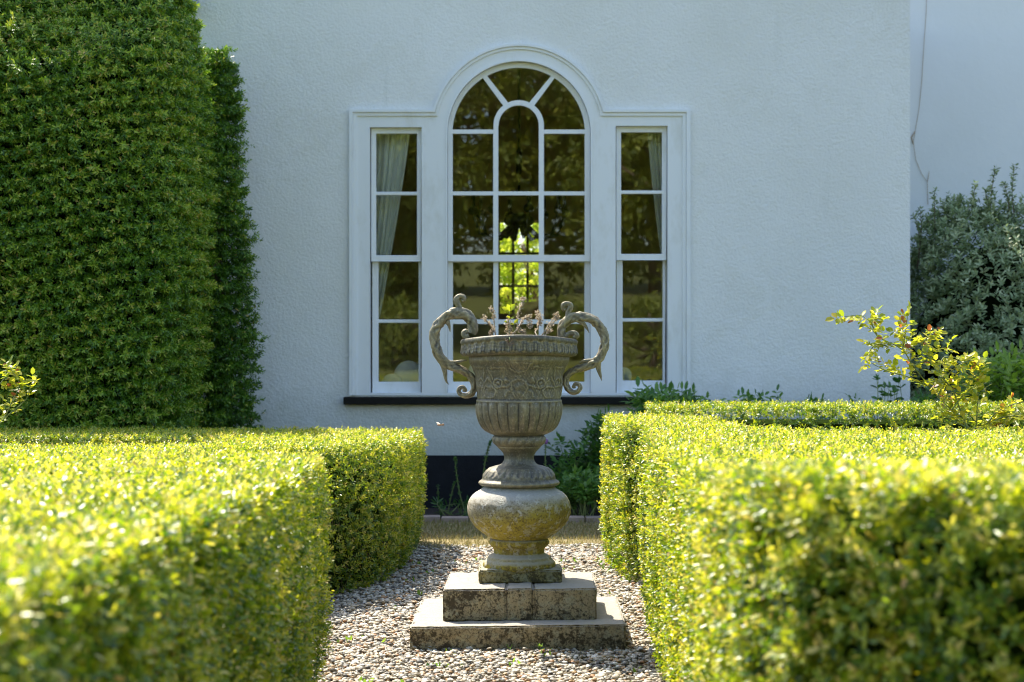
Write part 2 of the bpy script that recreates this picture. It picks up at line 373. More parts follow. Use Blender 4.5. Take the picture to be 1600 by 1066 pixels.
def hedge(name, poly, zt, label, dens=2700, seed=1, toneoff=.0):
    """poly counter-clockwise footprint; zt(x,y)->top height"""
    area = sum(poly[i][0]*poly[(i+1) % len(poly)][1]-poly[(i+1) % len(poly)][0]*poly[i][1] for i in range(len(poly)))/2
    if area < 0: poly = poly[::-1]; area = -area
    poly = smooth_poly(poly)
    cx = sum(p[0] for p in poly)/len(poly); cy = sum(p[1] for p in poly)/len(poly)
    root = empty(name, (cx, cy, 0), label, 'hedge')
    # ---- core
    ip = offset_poly(poly, .11)
    n = len(ip); zs = [float(zt(np.array(x), np.array(y)))-.10 for x, y in ip]
    tri = tessellate_polygon([[Vector((x, y, 0)) for x, y in ip]])
    base = offset_poly(poly, .14)
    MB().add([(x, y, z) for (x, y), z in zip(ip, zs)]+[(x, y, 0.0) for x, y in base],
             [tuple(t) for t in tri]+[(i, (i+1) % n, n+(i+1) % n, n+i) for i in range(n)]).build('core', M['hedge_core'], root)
    # ---- sides
    Ps, Ns = [], []
    per = 0
    for i in range(len(poly)):
        a = np.array(poly[i]); b = np.array(poly[(i+1) % len(poly)]); L = np.linalg.norm(b-a)
        if L < 1e-5: continue
        e = (b-a)/L; no = np.array([e[1], -e[0]])
        m = rng.poisson(L*.9*dens*(1.8 if min(a[1], b[1]) < 4.2 else 1.))
        t = rng.uniform(0, 1, m); xy = a+(b-a)*t[:, None]; top = zt(xy[:, 0], xy[:, 1])
        z = top*rng.uniform(.015, 1, m)**.95
        ar = per+t*L
        dz = top-z
        inset = np.where(dz < .07, (.07-dz)**2/.07*.9, 0)+np.clip(.30-z, 0, 1)**1.5*.24
        bulge = .022*wav(xy[:, 0], xy[:, 1], z*.6, 9, seed)+.012*wav(xy[:, 0], xy[:, 1], z*.25, 42, seed+1)
        off = bulge-inset-np.abs(rng.normal(0, .020, m))-np.where(rng.uniform(size=m) < .22, rng.uniform(.02, .09, m), 0)
        P = np.stack([xy[:, 0]+no[0]*off, xy[:, 1]+no[1]*off, z], 1)
        N = np.tile(np.array([no[0], no[1], 0.]), (m, 1)); N[:, 2] = np.where(dz < .07, .7, .05)
        Ps.append(P); Ns.append(N); per += L
    # ---- top
    xs = np.array([p[0] for p in poly]); ys = np.array([p[1] for p in poly])
    m = int((np.ptp(xs)*np.ptp(ys))*dens)
    x = rng.uniform(xs.min(), xs.max(), m); y = rng.uniform(ys.min(), ys.max(), m)
    k = inpoly(x, y, poly); x, y = x[k], y[k]
    z = zt(x, y)+.010*wav(x, y, 0*x, 11, seed+3)+.007*wav(x, y, 0*x, 45, seed+4)-np.abs(rng.normal(0, .017, len(x)))-np.where(rng.uniform(size=len(x)) < .15, .035, 0)
    Ps.append(np.stack([x, y, z], 1)); Ns.append(np.tile(np.array([0., 0., 1.]), (len(x), 1)))
    P = np.concatenate(Ps); N = np.concatenate(Ns)
    k = keep(P, N, .22, .5); P, N = P[k], N[k]
    # thin the top far away, where it is seen at a grazing angle
    k = (N[:, 2] < .6) | (rng.uniform(size=len(P)) < np.clip(7.5/np.maximum(P[:, 1], 1), .62, 1)); P, N = P[k], N[k]
    A = nrm(N)*1.0+np.array([0, 0, .45])+rng.normal(0, .42, P.shape)
    n = len(P)
    deep = wav(P[:, 0], P[:, 1], P[:, 2], 60, seed+20); kk = (deep > -.22) | (rng.uniform(size=n) < .25); P, N, A = P[kk], N[kk], A[kk]; n = len(P)
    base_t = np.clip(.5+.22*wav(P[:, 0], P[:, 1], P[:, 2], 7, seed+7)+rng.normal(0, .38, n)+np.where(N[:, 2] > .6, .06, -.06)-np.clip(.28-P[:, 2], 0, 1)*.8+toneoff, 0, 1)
    ls = np.interp(P[:, 1], [2.6, 5.5], [1.38, 1.])       # the oldest, nearest bushes carry larger leaves
    V, Q, T = sprig_geo(P-nrm(A)*.012, A, 7, rng.uniform(.014, .034, n)*ls, rng.uniform(.015, .0225, n)*ls, rng.uniform(.0075, .011, n)*ls, tone0=base_t)
    br = np.repeat(rng.uniform(size=len(T)//2) < .006, 2); T = np.where(br, 1., T)
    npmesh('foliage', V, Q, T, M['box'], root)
    # ---- twigs: bare stems low on the sides, a few long shoots
    side = np.where((N[:, 2] < .3) & (P[:, 2] < .45))[0]
    mb = MB()
    for i in rng.choice(side, min(240, len(side)), replace=False):
        p = Vector(P[i]); q = p-Vector(nrm(N[i:i+1])[0])*.03
        L = rng.uniform(.05, .13); d = Vector(rng.normal(0, .35, 3)); d.z = 1; d.normalize()
        mb.tube([q-d*L*.5, q, q+d*L*.5+Vector(rng.normal(0, .012, 3))], [.0022, .0018, .001], 4, False)
    mb.build('twigs', M['twig'], root, kind='stuff')
    return root

# ---------------------------------------------------------------- camera, light
cam = bpy.data.cameras.new('camera'); co = bpy.data.objects.new('camera', cam); COL.objects.link(co)
co.location = (0, 0, H); co.rotation_euler = (math.radians(90), 0, 0)
cam.sensor_width = 36; cam.lens = F/1600*36; cam.shift_y = (HY-533)/1600
cam.clip_start = .05; cam.clip_end = 1500
cam.dof.use_dof = True; cam.dof.focus_distance = 7.9; cam.dof.aperture_fstop = 3.9; cam.dof.aperture_blades = 0
SC.camera = co
sdir = Vector((-.38, .5625, 1.0)).normalized()       # towards the sun
el = math.asin(sdir.z); az = math.atan2(sdir.x, sdir.y)
sl = bpy.data.lights.new('sun', 'SUN'); so = bpy.data.objects.new('sun', sl); COL.objects.link(so)
sl.energy = 4.3; sl.angle = math.radians(.53); sl.color = (1, .93, .80)
so.rotation_euler = sdir.to_track_quat('Z', 'Y').to_euler(); so.location = (0, 0, 30)
w = bpy.data.worlds.new('World'); SC.world = w; w.use_nodes = True
nt = w.node_tree; bg = nt.nodes['Background']
sky = nt.nodes.new('ShaderNodeTexSky'); sky.sky_type = 'NISHITA'; sky.sun_disc = False
sky.sun_elevation = el; sky.sun_rotation = az; sky.air_density = 1.0; sky.dust_density = 1.5; sky.ozone_density = 1.0
nt.links.new(sky.outputs[0], bg.inputs[0]); bg.inputs[1].default_value = .15
SC.view_settings.view_transform = 'Standard'; SC.view_settings.look = 'None'; SC.view_settings.gamma = 1
SC.view_settings.exposure = 1.3
SC.render.engine = 'CYCLES'
cy = SC.cycles; cy.use_denoising = True; cy.denoising_prefilter = 'ACCURATE'; cy.denoising_input_passes = 'RGB_ALBEDO_NORMAL'; cy.pixel_filter_type = 'BLACKMAN_HARRIS'; cy.filter_width = 1.05; cy.max_bounces = 8; cy.transparent_max_bounces = 12; cy.diffuse_bounces = 4
cy.sample_clamp_indirect = 6; cy.caustics_reflective = False; cy.caustics_refractive = False
SC.render.film_transparent = False

# ---------------------------------------------------------------- ground
def sheet(name, pts, mat, z, label=None):
    tri = tessellate_polygon([[Vector((x, y, 0)) for x, y in pts]])
    fs = []
    for t in tri:
        a, b, c = (Vector(pts[i]) for i in t)
        fs.append(t if (b-a).x*(c-a).y-(b-a).y*(c-a).x > 0 else (t[0], t[2], t[1]))
    return MB().add([(x, y, z) for x, y in pts], fs).build(name, mat, kind='structure')
sheet('ground', [(-400, -400), (400, -400), (400, 400), (-400, 400)], M['soil'], 0)
sheet('path', [(-1.5, .2), (1.2, .2), (1.2, 10.55), (-1.5, 10.55)], M['grit'], .004)
sheet('turf_strip', [(-6, 10.50), (6, 10.50), (6, 12.08), (-6, 12.08)], M['turf'], .008)
# lawn rising behind the camera, reflected in the window
gx = np.linspace(-60, 60, 41); gy = np.linspace(-2, -120, 50)
vs = [(x, y, .006+max(0, (-y-6))*.085+.25*math.sin(x*.11+1)*max(0, min(1, (-y-6)/20))) for y in gy for x in gx]
fs = [(j*41+i, (j+1)*41+i, (j+1)*41+i+1, j*41+i+1) for j in range(49) for i in range(40)]
MB().add(vs, fs).build('lawn', M['lawn'], smooth=True, kind='structure')

# pebbles
def pebbles():
    ico = bmesh.new(); bmesh.ops.create_icosphere(ico, subdivisions=2, radius=1)
    tv = np.array([v.co[:] for v in ico.verts]); tf = np.array([[v.index for v in f.verts] for f in ico.faces]); ico.free()
    n = 62000
    D = rng.uniform(5.4, 10.6, n); X = rng.uniform(-1.35, .95, n)
    dens = np.clip(1.15-(D-6.2)*.09, .5, 1); k = rng.uniform(size=n) < dens; D, X = D[k], X[k]
    k = ~((np.abs(X-.03) < .40) & (np.abs(D-7.25) < .36)); D, X = D[k], X[k]
    n = len(D)
    r = rng.uniform(.0050, .0128, n)*(1+.25*(rng.uniform(size=n) < .08))*np.clip(.92+(D-6.5)*.05, .9, 1.1); s = np.stack([r*rng.uniform(.85, 1.35, n), r*rng.uniform(.8, 1.1, n), r*rng.uniform(.36, .64, n)], 1)
    lump = 1+.20*rng.normal(size=(n, len(tv), 1))*.55
    V = tv[None]*lump*s[:, None, :]
    a = rng.uniform(0, 6.28, n); tx = rng.normal(0, .35, n)
    ca, sa = np.cos(a)[:, None], np.sin(a)[:, None]; ct, st_ = np.cos(tx)[:, None], np.sin(tx)[:, None]
    y1 = V[..., 1]*ct-V[..., 2]*st_; z1 = V[..., 1]*st_+V[..., 2]*ct; x1 = V[..., 0]
    x2 = x1*ca-y1*sa; y2 = x1*sa+y1*ca
    zc = r*.25+np.abs(rng.normal(0, .007, n))+.010*wav(X, D, 0*X, 4, 9)+.008
    V = np.stack([x2+X[:, None], y2+D[:, None], z1+zc[:, None]], 2).reshape(-1, 3)
    Q = (tf[None]+(np.arange(n)*len(tv))[:, None, None]).reshape(-1, 3)
    o = npmesh('gravel', V, Q, np.repeat(rng.uniform(0, 1, n), len(tf)), M['pebble'], smooth=True)
    props(o, kind='stuff', label='pale mixed pea gravel covering the path between the hedges', cat='gravel')
pebbles()

# dry grass on the strip before the bed, seedlings in the gravel
def blades(n, X, D, hmin, hmax, name, mat, label, cat, tone=None, z0=.008, wid=.004):
    P = np.stack([X, D, np.full(n, z0)], 1)
    A = np.array([0, 0, 1.])+rng.normal(0, .5, (n, 3)); L = rng.uniform(hmin, hmax, n)
    V, Q = leaf_geo(P, A, rng.normal(size=(n, 3)), L, np.full(n, wid))
    o = npmesh(name, V, Q, np.repeat(rng.uniform(0, 1, n) if tone is None else tone, 2), mat)
    props(o, kind='stuff', label=label, cat=cat)
n = 26000
blades(n, rng.uniform(-2.2, 3.2, n), rng.uniform(10.35, 12.08, n), .012, .045, 'grass', M['grass'], 'short dry grass on the strip in front of the flower bed', 'grass')
n = 230
cx_ = rng.uniform(-.85, .7, 60); cd_ = rng.uniform(5.9, 9.8, 60); ii = rng.integers(0, 60, n)
k = ~((np.abs(cx_[ii]-.03) < .5) & (np.abs(cd_[ii]-7.25) < .46)); ii = ii[k]; n = len(ii)
blades(n, cx_[ii]+rng.normal(0, .022, n), cd_[ii]+rng.normal(0, .03, n), .015, .035, 'weeds', M['bright_leaf'], 'tiny green seedlings scattered through the gravel', 'weeds', z0=.018, wid=.014)

n = 900
X_ = np.where(rng.uniform(size=n) < .5, rng.uniform(-1.15, -.5, n), rng.uniform(.35, .62, n)); k = rng.uniform(size=n) < .25; X_ = np.where(k, rng.uniform(-.9, .6, n), X_); D_ = rng.uniform(5.8, 10.4, n)
P_ = np.stack([X_, D_, np.full(n, .030)+rng.uniform(0, .006, n)], 1); V_, Q_ = leaf_geo(P_, rng.normal(0, 1, (n, 3))*np.array([1, 1, .25]), np.array([0, 0, 1.])+rng.normal(0, .3, (n, 3)), rng.uniform(.008, .017, n), rng.uniform(.004, .009, n))
props(npmesh('leaf_litter', V_, Q_, np.repeat(rng.uniform(0, 1, n), 2), M['dry']), kind='stuff', label='dry clippings scattered on the gravel along the hedge feet', cat='leaf litter')

# brick edging of the bed
x = -2.6
while x < 3.3:
    L = rng.uniform(.19, .235)
    dz = rng.normal(0, .004); a = rng.normal(0, .006)
    mb = MB(); mb.box(x+.004, x+L-.006, 12.09+a, 12.20+a, -.02, .045+dz)
    o = mb.build('edging_brick', M['brick'], bevel=.006)
    props(o, 'weathered pinkish-grey brick laid flat along the front of the bed', 'brick', 'bricks edging the flower bed')
    x += L

# ---------------------------------------------------------------- house
WD = 13.3                      # distance of the front wall
PXM = F/WD
def wx(px): return (px-CX)/PXM
def wz(py): return H-(py-HY)/PXM
AC = (811, 208)                # centre of the arch in wall pixels
def arc(cx, cy, r, a0, a1, n=40):
    return [(cx+r*math.cos(math.radians(a0+(a1-a0)*i/n)), cy-r*math.sin(math.radians(a0+(a1-a0)*i/n))) for i in range(n+1)]
def conv(pts): return [(wx(a), wz(b)) for a, b in pts]
def venet(xl, xr, yt, r, yb=618):
    dy = AC[1]-yt; a = math.degrees(math.asin(dy/r))
    return conv([(xl, yb), (xr, yb), (xr, yt)]+arc(*AC, r, a, 180-a)+[(xl, yt)])

house = empty('house', (0, WD, 0), 'white roughcast house wall with black base and one large arched window', 'house')
HT = 4.0; XL, XR = -7.0, wx(1422)
body = MB().plate([(XL, .40), (XR, .40), (XR, HT), (XL, HT)], [venet(557, 1067, 181, 131)[::1]], WD, WD+.30)
body.build('front_wall', M['wall'], house)
MB().plate([(XL, -.1), (XR, -.1), (XR, .395), (XL, .395)], [], WD-.022, WD+.30).build('base_band', M['black_paint'], house, bevel=.01)
# return and set-back wall to the right, sides, back wall with its own window opening, roof
MB().box(XR-.30, XR, WD+.302, WD+6.3, -.1, HT).build('side_wall', M['wall'], house)
MB().box(XR+.002, 12, WD+1.75, WD+2.0, -.1, HT+1.3).build('set_back_wall', M['wall2'], house)
BD = WD+5.9
bx0, bx1 = (779-CX)/F*BD, (848-CX)/F*BD
bz0, bz1 = H-(492-HY)/F*BD, H-(345-HY)/F*BD
MB().plate([(XL, -.1), (XR-.302, -.1), (XR-.302, HT), (XL, HT)], [[(bx0, bz0), (bx1, bz0), (bx1, bz1), (bx0, bz1)]], BD, BD+.3).build('back_wall', M['lining'], house)
MB().box(XL-.3, XR+.1, WD-.02, BD+.5, HT+.002, HT+.07).build('roof', M['roof'], house)
MB().box(XR+.11, 12.2, WD+1.6, BD+.5, HT+1.302, HT+1.44).build('roof', M['roof'], house)
MB().box(XL-.25, XL-.002, WD, BD+.3, -.1, HT).build('side_wall', M['wall'], house)
# inner room
MB().box(-3.0, 2.75, WD+.31, BD-.005, .30, .42).build('floor', M['floor'], house)
MB().box(-3.1, -3.0, WD+.31, BD-.005, .43, HT-.2).build('room_wall', M['lining'], house)
MB().box(-3.1, 2.75, WD+.31, BD-.005, HT-.18, HT-.1).build('room_ceiling', M['lining'], house)
# back window bars
bw = MB(); 
for t in (0, .33, .66, 1): xx = bx0+(bx1-bx0)*t; bw.box(xx-.015, xx+.015, BD+.1, BD+.13, bz0, bz1)
for t in (0, .31, .66, 1): zz = bz0+(bz1-bz0)*t; bw.box(bx0, bx1, BD+.131, BD+.15, zz-.014, zz+.014)
bw.build('back_window', M['iron'], house)

# the arched three-part window
win = MB().plate(venet(557.2, 1066.8, 181.2, 130.8),
    [conv([(578, 614), (659, 614), (659, 199), (578, 199)]), conv([(962, 614), (1043, 614), (1043, 197), (962, 197)]),
     conv([(699, 614), (923, 614), (923, AC[1])]+arc(*AC, 112, 0, 180)+[(699, AC[1])])], WD-.012, WD+.17).build('window', M['white'], house, bevel=.004)
props(win, 'three-part white window with a round arched centre')
def ring(outer, inner, y0, y1, name='moulding', parent=win, mat='white', bev=.006):
    return MB().plate(outer, [inner], y0, y1).build(name, M[mat], parent, bevel=bev)
ring(venet(545, 1079, 171, 139, 618.2), venet(557, 1067, 181, 131, 618.1)[:2]+venet(557, 1067, 181, 131)[2:], WD-.045, WD+.01) if False else None
# hood moulding, two stepped bands that follow the outline (open at the sill)
def band(x0, x1, yt, r, x0i, x1i, yti, ri, d0, d1):
    o = venet(x0, x1, yt, r); i = venet(x0i, x1i, yti, ri)
    po = [o[0]]+o[:0:-1]; pi = [i[0]]+i[:0:-1]        # left foot, left top, arch ..., right foot
    MB().plate(po+pi[::-1], [], WD-d0, WD+d1).build('moulding', M['white'], win, bevel=.006)
band(546, 1078, 171.5, 139, 552, 1072, 176.5, 134.6, .040, .02)
band(552.1, 1071.9, 176.6, 134.5, 558, 1066, 182, 130, .026, .02)
# inner ring bead round the central opening
cen_o = conv([(702, 614), (920, 614), (920, AC[1])]+arc(*AC, 113.5, 0, 180)+[(702, AC[1])])
def sash(pts_outer, panes, y0, y1, name='sash'):
    return MB().plate(pts_outer, panes, y0, y1).build(name, M['white'], win, bevel=.005)
def rect(x0, y0, x1, y1): return conv([(x0, y1), (x1, y1), (x1, y0), (x0, y0)])
# side sashes
for (a, b, dy) in ((579, 658, 0), (963, 1042, -2)):
    sash(rect(a+.5, 199.5+dy, b-.5, 408+dy), [rect(a+8, 208+dy, b-7, 299+dy), rect(a+8, 304.5+dy, b-7, 398.5+dy)], WD+.04, WD+.085)
    sash(rect(a+1.5, 400+dy, b-1.5, 614), [rect(a+11, 408.5+dy, b-5, 499+dy), rect(a+11, 504.5+dy, b-5, 597+dy)], WD+.087, WD+.13)
    MB().plate(rect(a+3, 203+dy, b-3, 405+dy), [], WD+.060, WD+.063).build('pane', M['glass'], win)
    MB().plate(rect(a+3, 403+dy, b-3, 610), [], WD+.105, WD+.108).build('pane', M['glass'], win)
# central sash: lower
cols = [(707, 770.5), (778.5, 842), (850, 914)]
sash(rect(699.5, 400, 922.5, 614), [rect(a, r0, b, r1) for a, b in cols for r0, r1 in ((409, 499), (506, 597))], WD+.087, WD+.13)
MB().plate(rect(703, 403, 918, 610), [], WD+.105, WD+.108).build('pane', M['glass'], win)
# central sash: upper, with fan head
R = 103.5; r1, r2 = 31.5, 39.5; IC = (810.5, 195)
up_out = conv([(699.6, 408), (922.4, 408), (922.4, AC[1])]+arc(*AC, 111.6, 0, 180)+[(699.6, AC[1])])
h = [rect(a, r0, b, q1) for (a, b), r0, q1 in ((cols[0], 304.5, 398), (cols[1], 304.5, 398), (cols[2], 304.5, 398), (cols[0], 208, 298.5), (cols[2], 208, 298.5))]
h.append(conv([(778.5, 298.5), (842, 298.5), (842, IC[1])]+arc(*IC, r1, 0, 180, 24)+[(778.5, IC[1])]))
def on(c, r, a): return (c[0]+r*math.cos(math.radians(a)), c[1]-r*math.sin(math.radians(a)))
# wedge panes
h.append(conv(arc(*AC, R, 61, 119, 20)+[on(IC, r2, 115)]+arc(*IC, r2, 115, 65, 12)[1:]))
a0 = math.degrees(math.asin((AC[1]-201.5)/R))
def wedge(sgn):
    pts = arc(*AC, R, a0, 57.5, 16)+arc(*IC, r2, 52, 0, 10)+[(IC[0]+r2, 201.5)]
    if sgn < 0: pts = [(2*IC[0]-x_, y_) for x_, y_ in pts][::-1]
    return conv(pts)
h += [wedge(1), wedge(-1)]
sash(up_out, h, WD+.04, WD+.085)
MB().plate(conv([(703, 406), (918, 406), (918, AC[1])]+arc(*AC, 107, 0, 180)+[(703, AC[1])]), [], WD+.060, WD+.063).build('pane', M['glass'], win)
# bead ring on the frame face
for (ro, ri, d) in ((114.5, 111.8, .020),):
    o_ = [(811-ro, 613), (811-ro, AC[1])]+arc(*AC, ro, 180, 0)+[(811+ro, 613)]
    i_ = [(811-ri, 613), (811-ri, AC[1])]+arc(*AC, ri, 180, 0)+[(811+ri, 613)]
    MB().plate(conv(o_+i_[::-1]), [], WD-d, WD+.02).build('bead', M['white'], win, bevel=.003)
MB().box(wx(557.5), wx(1066.5), WD+.003, WD+.29, wz(619.5), wz(614.3)).build('bottom_rail', M['white'], win)
MB().box(wx(538), wx(1086), WD-.085, WD+.29, wz(632), wz(620.2)).build('sill', M['sill'], win, bevel=.008)

# small fitting on the wall, top left
sl_ = MB(); c = U(297, 4, WD-.06)
sl_.sphere(c, .085, 16, 10, (.8, .7, 1.0)); fit = sl_.build('wall_lamp', M['plastic'], smooth=True)
props(fit, 'small blue-grey lamp on the white wall above the clipped yew', 'lamp')
MB().box(c.x-.04, c.x+.04, WD-.05, WD-.001, c.z-.05, c.z+.06).build('bracket', M['iron'], fit)

# dead climber on the set-back wall
RD = WD+1.74
pts = [U(a, b, RD) for a, b in ((1449, -40), (1447, 20), (1443, 80), (1440, 130), (1436, 170), (1430, 205), (1427, 222), (1431, 250), (1440, 272), (1449, 284), (1450, 320))]
o = MB().tube(pts, [.0024]*11, 6).tube([U(1449, 284, RD), U(1452, 268, RD)], .003, 5).tube([U(1430, 205, RD), U(1424, 215, RD), U(1427, 225, RD)], .006, 5).build('climber_stem', M['drystem'], smooth=True)
props(o, 'thin bare climber stem running down the set-back wall beside the corner', 'dead stem')

# ---------------------------------------------------------------- inside the room
def curtain(pts_top, pts_bot, D, label, nf=7):
    nx, nz = 60, 30; vs = []
    for j in range(nz+1):
        t = j/nz
        xa = pts_top[0]+(pts_bot[0]-pts_top[0])*t**1.3; xb = pts_top[1]+(pts_bot[1]-pts_top[1])*t**1.15; y_ = pts_top[2]+(pts_bot[2]-pts_top[2])*t
        for i in range(nx+1):
            s = i/nx; p = U(xa+(xb-xa)*s, y_, D); p.y += (.028)*math.sin(s*nf*6.28+t*1.5)+.02*math.sin(s*nf*15); vs.append(p)
    fs = [(j*(nx+1)+i, (j+1)*(nx+1)+i, (j+1)*(nx+1)+i+1, j*(nx+1)+i+1) for j in range(nz) for i in range(nx)]
    o = MB().add(vs, fs).build('curtain', M['curtain'], smooth=True)
    sd = o.modifiers.new('thick', 'SOLIDIFY'); sd.thickness = .004
    props(o, label, 'curtain', 'curtains inside the window')
curtain((563, 642, 190), (563, 592, 500), WD+.22, 'pale green-white curtain swept to the side behind the narrow window pane left of the arch')
curtain((1012, 1056, 190), (1034, 1056, 400), WD+.22, 'pale curtain edge showing behind the narrow window pane right of the arch')
CD = 15.6
ch = empty('chandelier', U(811, 160, CD), 'dark metal chandelier hanging inside the arched window', 'chandelier')
MB().tube([U(811, 60, CD), U(811, 300, CD)], .012, 8).build('rod', M['iron'], ch)
MB().sphere(U(811, 255, CD), .06, 12, 8, (.5, .5, 2.6)).build('finial', M['iron'], ch, True)
MB().sphere(U(811, 345, CD), .14, 14, 8, (1, 1, .5)).build('body', M['iron'], ch, True)
for k in range(8):
    a = k*math.pi/4+.2; c = U(811, 345, CD)
    q = [c+Vector((math.cos(a)*r_, math.sin(a)*r_, z_)) for r_, z_ in ((.05, -.02), (.2, -.16), (.36, -.12), (.42, .05))]
    MB().tube(q, [.022, .018, .016, .016], 6).sphere(q[-1]+Vector((0, 0, .03)), .045, 8, 6).tube([q[-1], q[-1]+Vector((0, 0, .18))], .016, 6).build('arm', M['iron'], ch)
# lamp with a red shade, white round chair backs
ld = 17.2
lp = empty('table_lamp', U(832, 520, ld), 'dull red lamp shade glimpsed through the window just above the urn', 'lamp')
MB().tube([U(832, 472, ld), U(834, 505, ld)], [.10, .20], 20).build('shade', M['shade'], lp, True)
MB().tube([U(834, 505, ld), U(834, 575, ld)], .03, 10).build('stem', M['wood'], lp)
for px, py, ww, D_, lab in ((638, 590, 24, WD+.36, 'white rounded chair back low in the window left of the urn'), (612, 604, 18, WD+.31, 'small white rounded chair back at the bottom corner of the window'), (975, 588, 13, WD+.34, 'white rounded chair back behind the narrow window right of the urn'), (752, 586, 22, WD+.38, 'white rounded chair back behind the left urn handle')):
    c = U(px, py, D_); r_ = ww/F*D_
    g = empty('chair', (c.x, c.y, .42), lab, 'chair', 'chairs inside the window')
    c.y += .03; MB().sphere(c, r_, 20, 12, (1, .2, 1.1)).build('backrest', M['cushion'], g, True)
    MB().box(c.x-r_*.9, c.x+r_*.9, c.y+.04, c.y+.42, .80, .87).build('seat', M['cushion'], g, bevel=.02)
    for sx in (-1, 1):
        for sy in (.07, .38): MB().tube([(c.x+sx*r_*.8, c.y+sy, .42), (c.x+sx*r_*.75, c.y+sy, .81)], .015, 6).build('leg', M['wood'], g)

# ---------------------------------------------------------------- pedestal
AX, AY = .0297, 7.28
def zed(y): return H-(y-HY)/(F/AY)
ped = empty('pedestal', (AX, AY, 0), 'lichen-stained stone pedestal with two square steps and a swollen round base under the urn', 'pedestal')
def slab(cs, z0, z1, name, mat, seed, cuts=44, rough=.0022, zr=0.):
    """cs: four corners ccw (x,y) from front-left; worn edges"""
    bm = bmesh.new(); zt = [z1, z1+zr, z1+zr, z1]
    v = [bm.verts.new((x, y, z0)) for x, y in cs]+[bm.verts.new((x, y, zz)) for (x, y), zz in zip(cs, zt)]
    for f in ((3, 2, 1, 0), (4, 5, 6, 7), (0, 1, 5, 4), (1, 2, 6, 5), (2, 3, 7, 6), (3, 0, 4, 7)): bm.faces.new([v[i] for i in f])
    bmesh.ops.bevel(bm, geom=bm.edges[:], offset=.006, segments=2, affect='EDGES')
    me = bpy.data.meshes.new(name); bm.to_mesh(me); bm.free()
    o = link(name, me, M[mat], ped)
    s = o.modifiers.new('sub', 'SUBSURF'); s.subdivision_type = 'SIMPLE'; s.levels = s.render_levels = 6
    tx = bpy.data.textures.new(name+'_wear', 'CLOUDS'); tx.noise_scale = .045; tx.noise_depth = 4
    d = o.modifiers.new('wear', 'DISPLACE'); d.texture = tx; d.strength = rough*4; d.mid_level = .5; d.texture_coords = 'GLOBAL'
    me.polygons.foreach_set('use_smooth', [True]*len(me.polygons))
    return o
def gp(px, py, z):                       # point on the horizontal plane z under a photo pixel
    D = (H-z)*F/(py-HY); return ((px-CX)/F*D, D)
zl, zu, zp = .1126, .243, .298
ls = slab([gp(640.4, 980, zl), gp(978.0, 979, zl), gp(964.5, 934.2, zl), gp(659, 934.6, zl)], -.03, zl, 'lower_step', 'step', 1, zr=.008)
# upper step in three stones with hair joints
q = [gp(692, 921.3, zu), gp(932, 920.5, zu), gp(927.0, 894.6, zu), gp(702.5, 894.8, zu)]
def lerp(a, b, t): return (a[0]+(b[0]-a[0])*t, a[1]+(b[1]-a[1])*t)
cuts = [0, .412, .585, 1]
for i in range(3):
    g = .0012
    a, b = cuts[i]+(g if i else 0), cuts[i+1]-(g if i < 2 else 0)
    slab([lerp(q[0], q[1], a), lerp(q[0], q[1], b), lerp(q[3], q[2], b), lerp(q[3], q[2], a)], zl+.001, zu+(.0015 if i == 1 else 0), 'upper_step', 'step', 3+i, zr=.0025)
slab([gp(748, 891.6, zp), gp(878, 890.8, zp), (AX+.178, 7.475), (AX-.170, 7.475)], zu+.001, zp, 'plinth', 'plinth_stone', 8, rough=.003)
c = U(902, 934, 6.985)
MB().sphere((c.x, c.y+.002, c.z), .012, 12, 8, (1.1, .35, .8)).build('lichen_spot', M['lichen'], ped, True, label='orange lichen spot')

def lathe(name, prof, mat, parent, disp=None, nt_=192, sub=6, ax=AX, ay=AY, warp=None):
    """prof: list of (photo row, half width px); disp(theta,y)->metres outwards"""
    ys = [p[0] for p in prof]; ws = [p[1] for p in prof]
    Y, Wd = [], []
    for i in range(len(prof)-1):
        m = max(2, int(math.hypot(ys[i+1]-ys[i], ws[i+1]-ws[i])/1.0))
        for k in range(m): Y.append(ys[i]+(ys[i+1]-ys[i])*k/m); Wd.append(ws[i]+(ws[i+1]-ws[i])*k/m)
    Y.append(ys[-1]); Wd.append(ws[-1])
    Y, Wd = np.array(Y), np.array(Wd)
    if sub:                                     # soften corners a little
        for _ in range(sub):
            Y[1:-1] = .5*Y[1:-1]+.25*(Y[:-2]+Y[2:]); Wd[1:-1] = .5*Wd[1:-1]+.25*(Wd[:-2]+Wd[2:])
    th = np.arange(nt_)*2*math.pi/nt_
    TH, YY = np.meshgrid(th, Y); _, WW = np.meshgrid(th, Wd)
    r = WW/(F/AY)
    if disp is not None: r = r+disp(TH, YY)*np.clip(r/.02, 0, 1)
    x = ax+np.sin(TH)*r; y = ay-np.cos(TH)*r; z = H-(YY-HY)/(F/AY)
    if warp is not None: z = z+warp(x-ax, YY)
    V = np.stack([x, y, z], 2).reshape(-1, 3); m = len(Y)
    i, j = np.meshgrid(np.arange(nt_), np.arange(m-1)); i2 = (i+1) % nt_
    Q = np.stack([j*nt_+i, (j+1)*nt_+i, (j+1)*nt_+i2, j*nt_+i2], 2).reshape(-1, 4)
    return npmesh(name, V, Q, None, mat, parent, smooth=True)

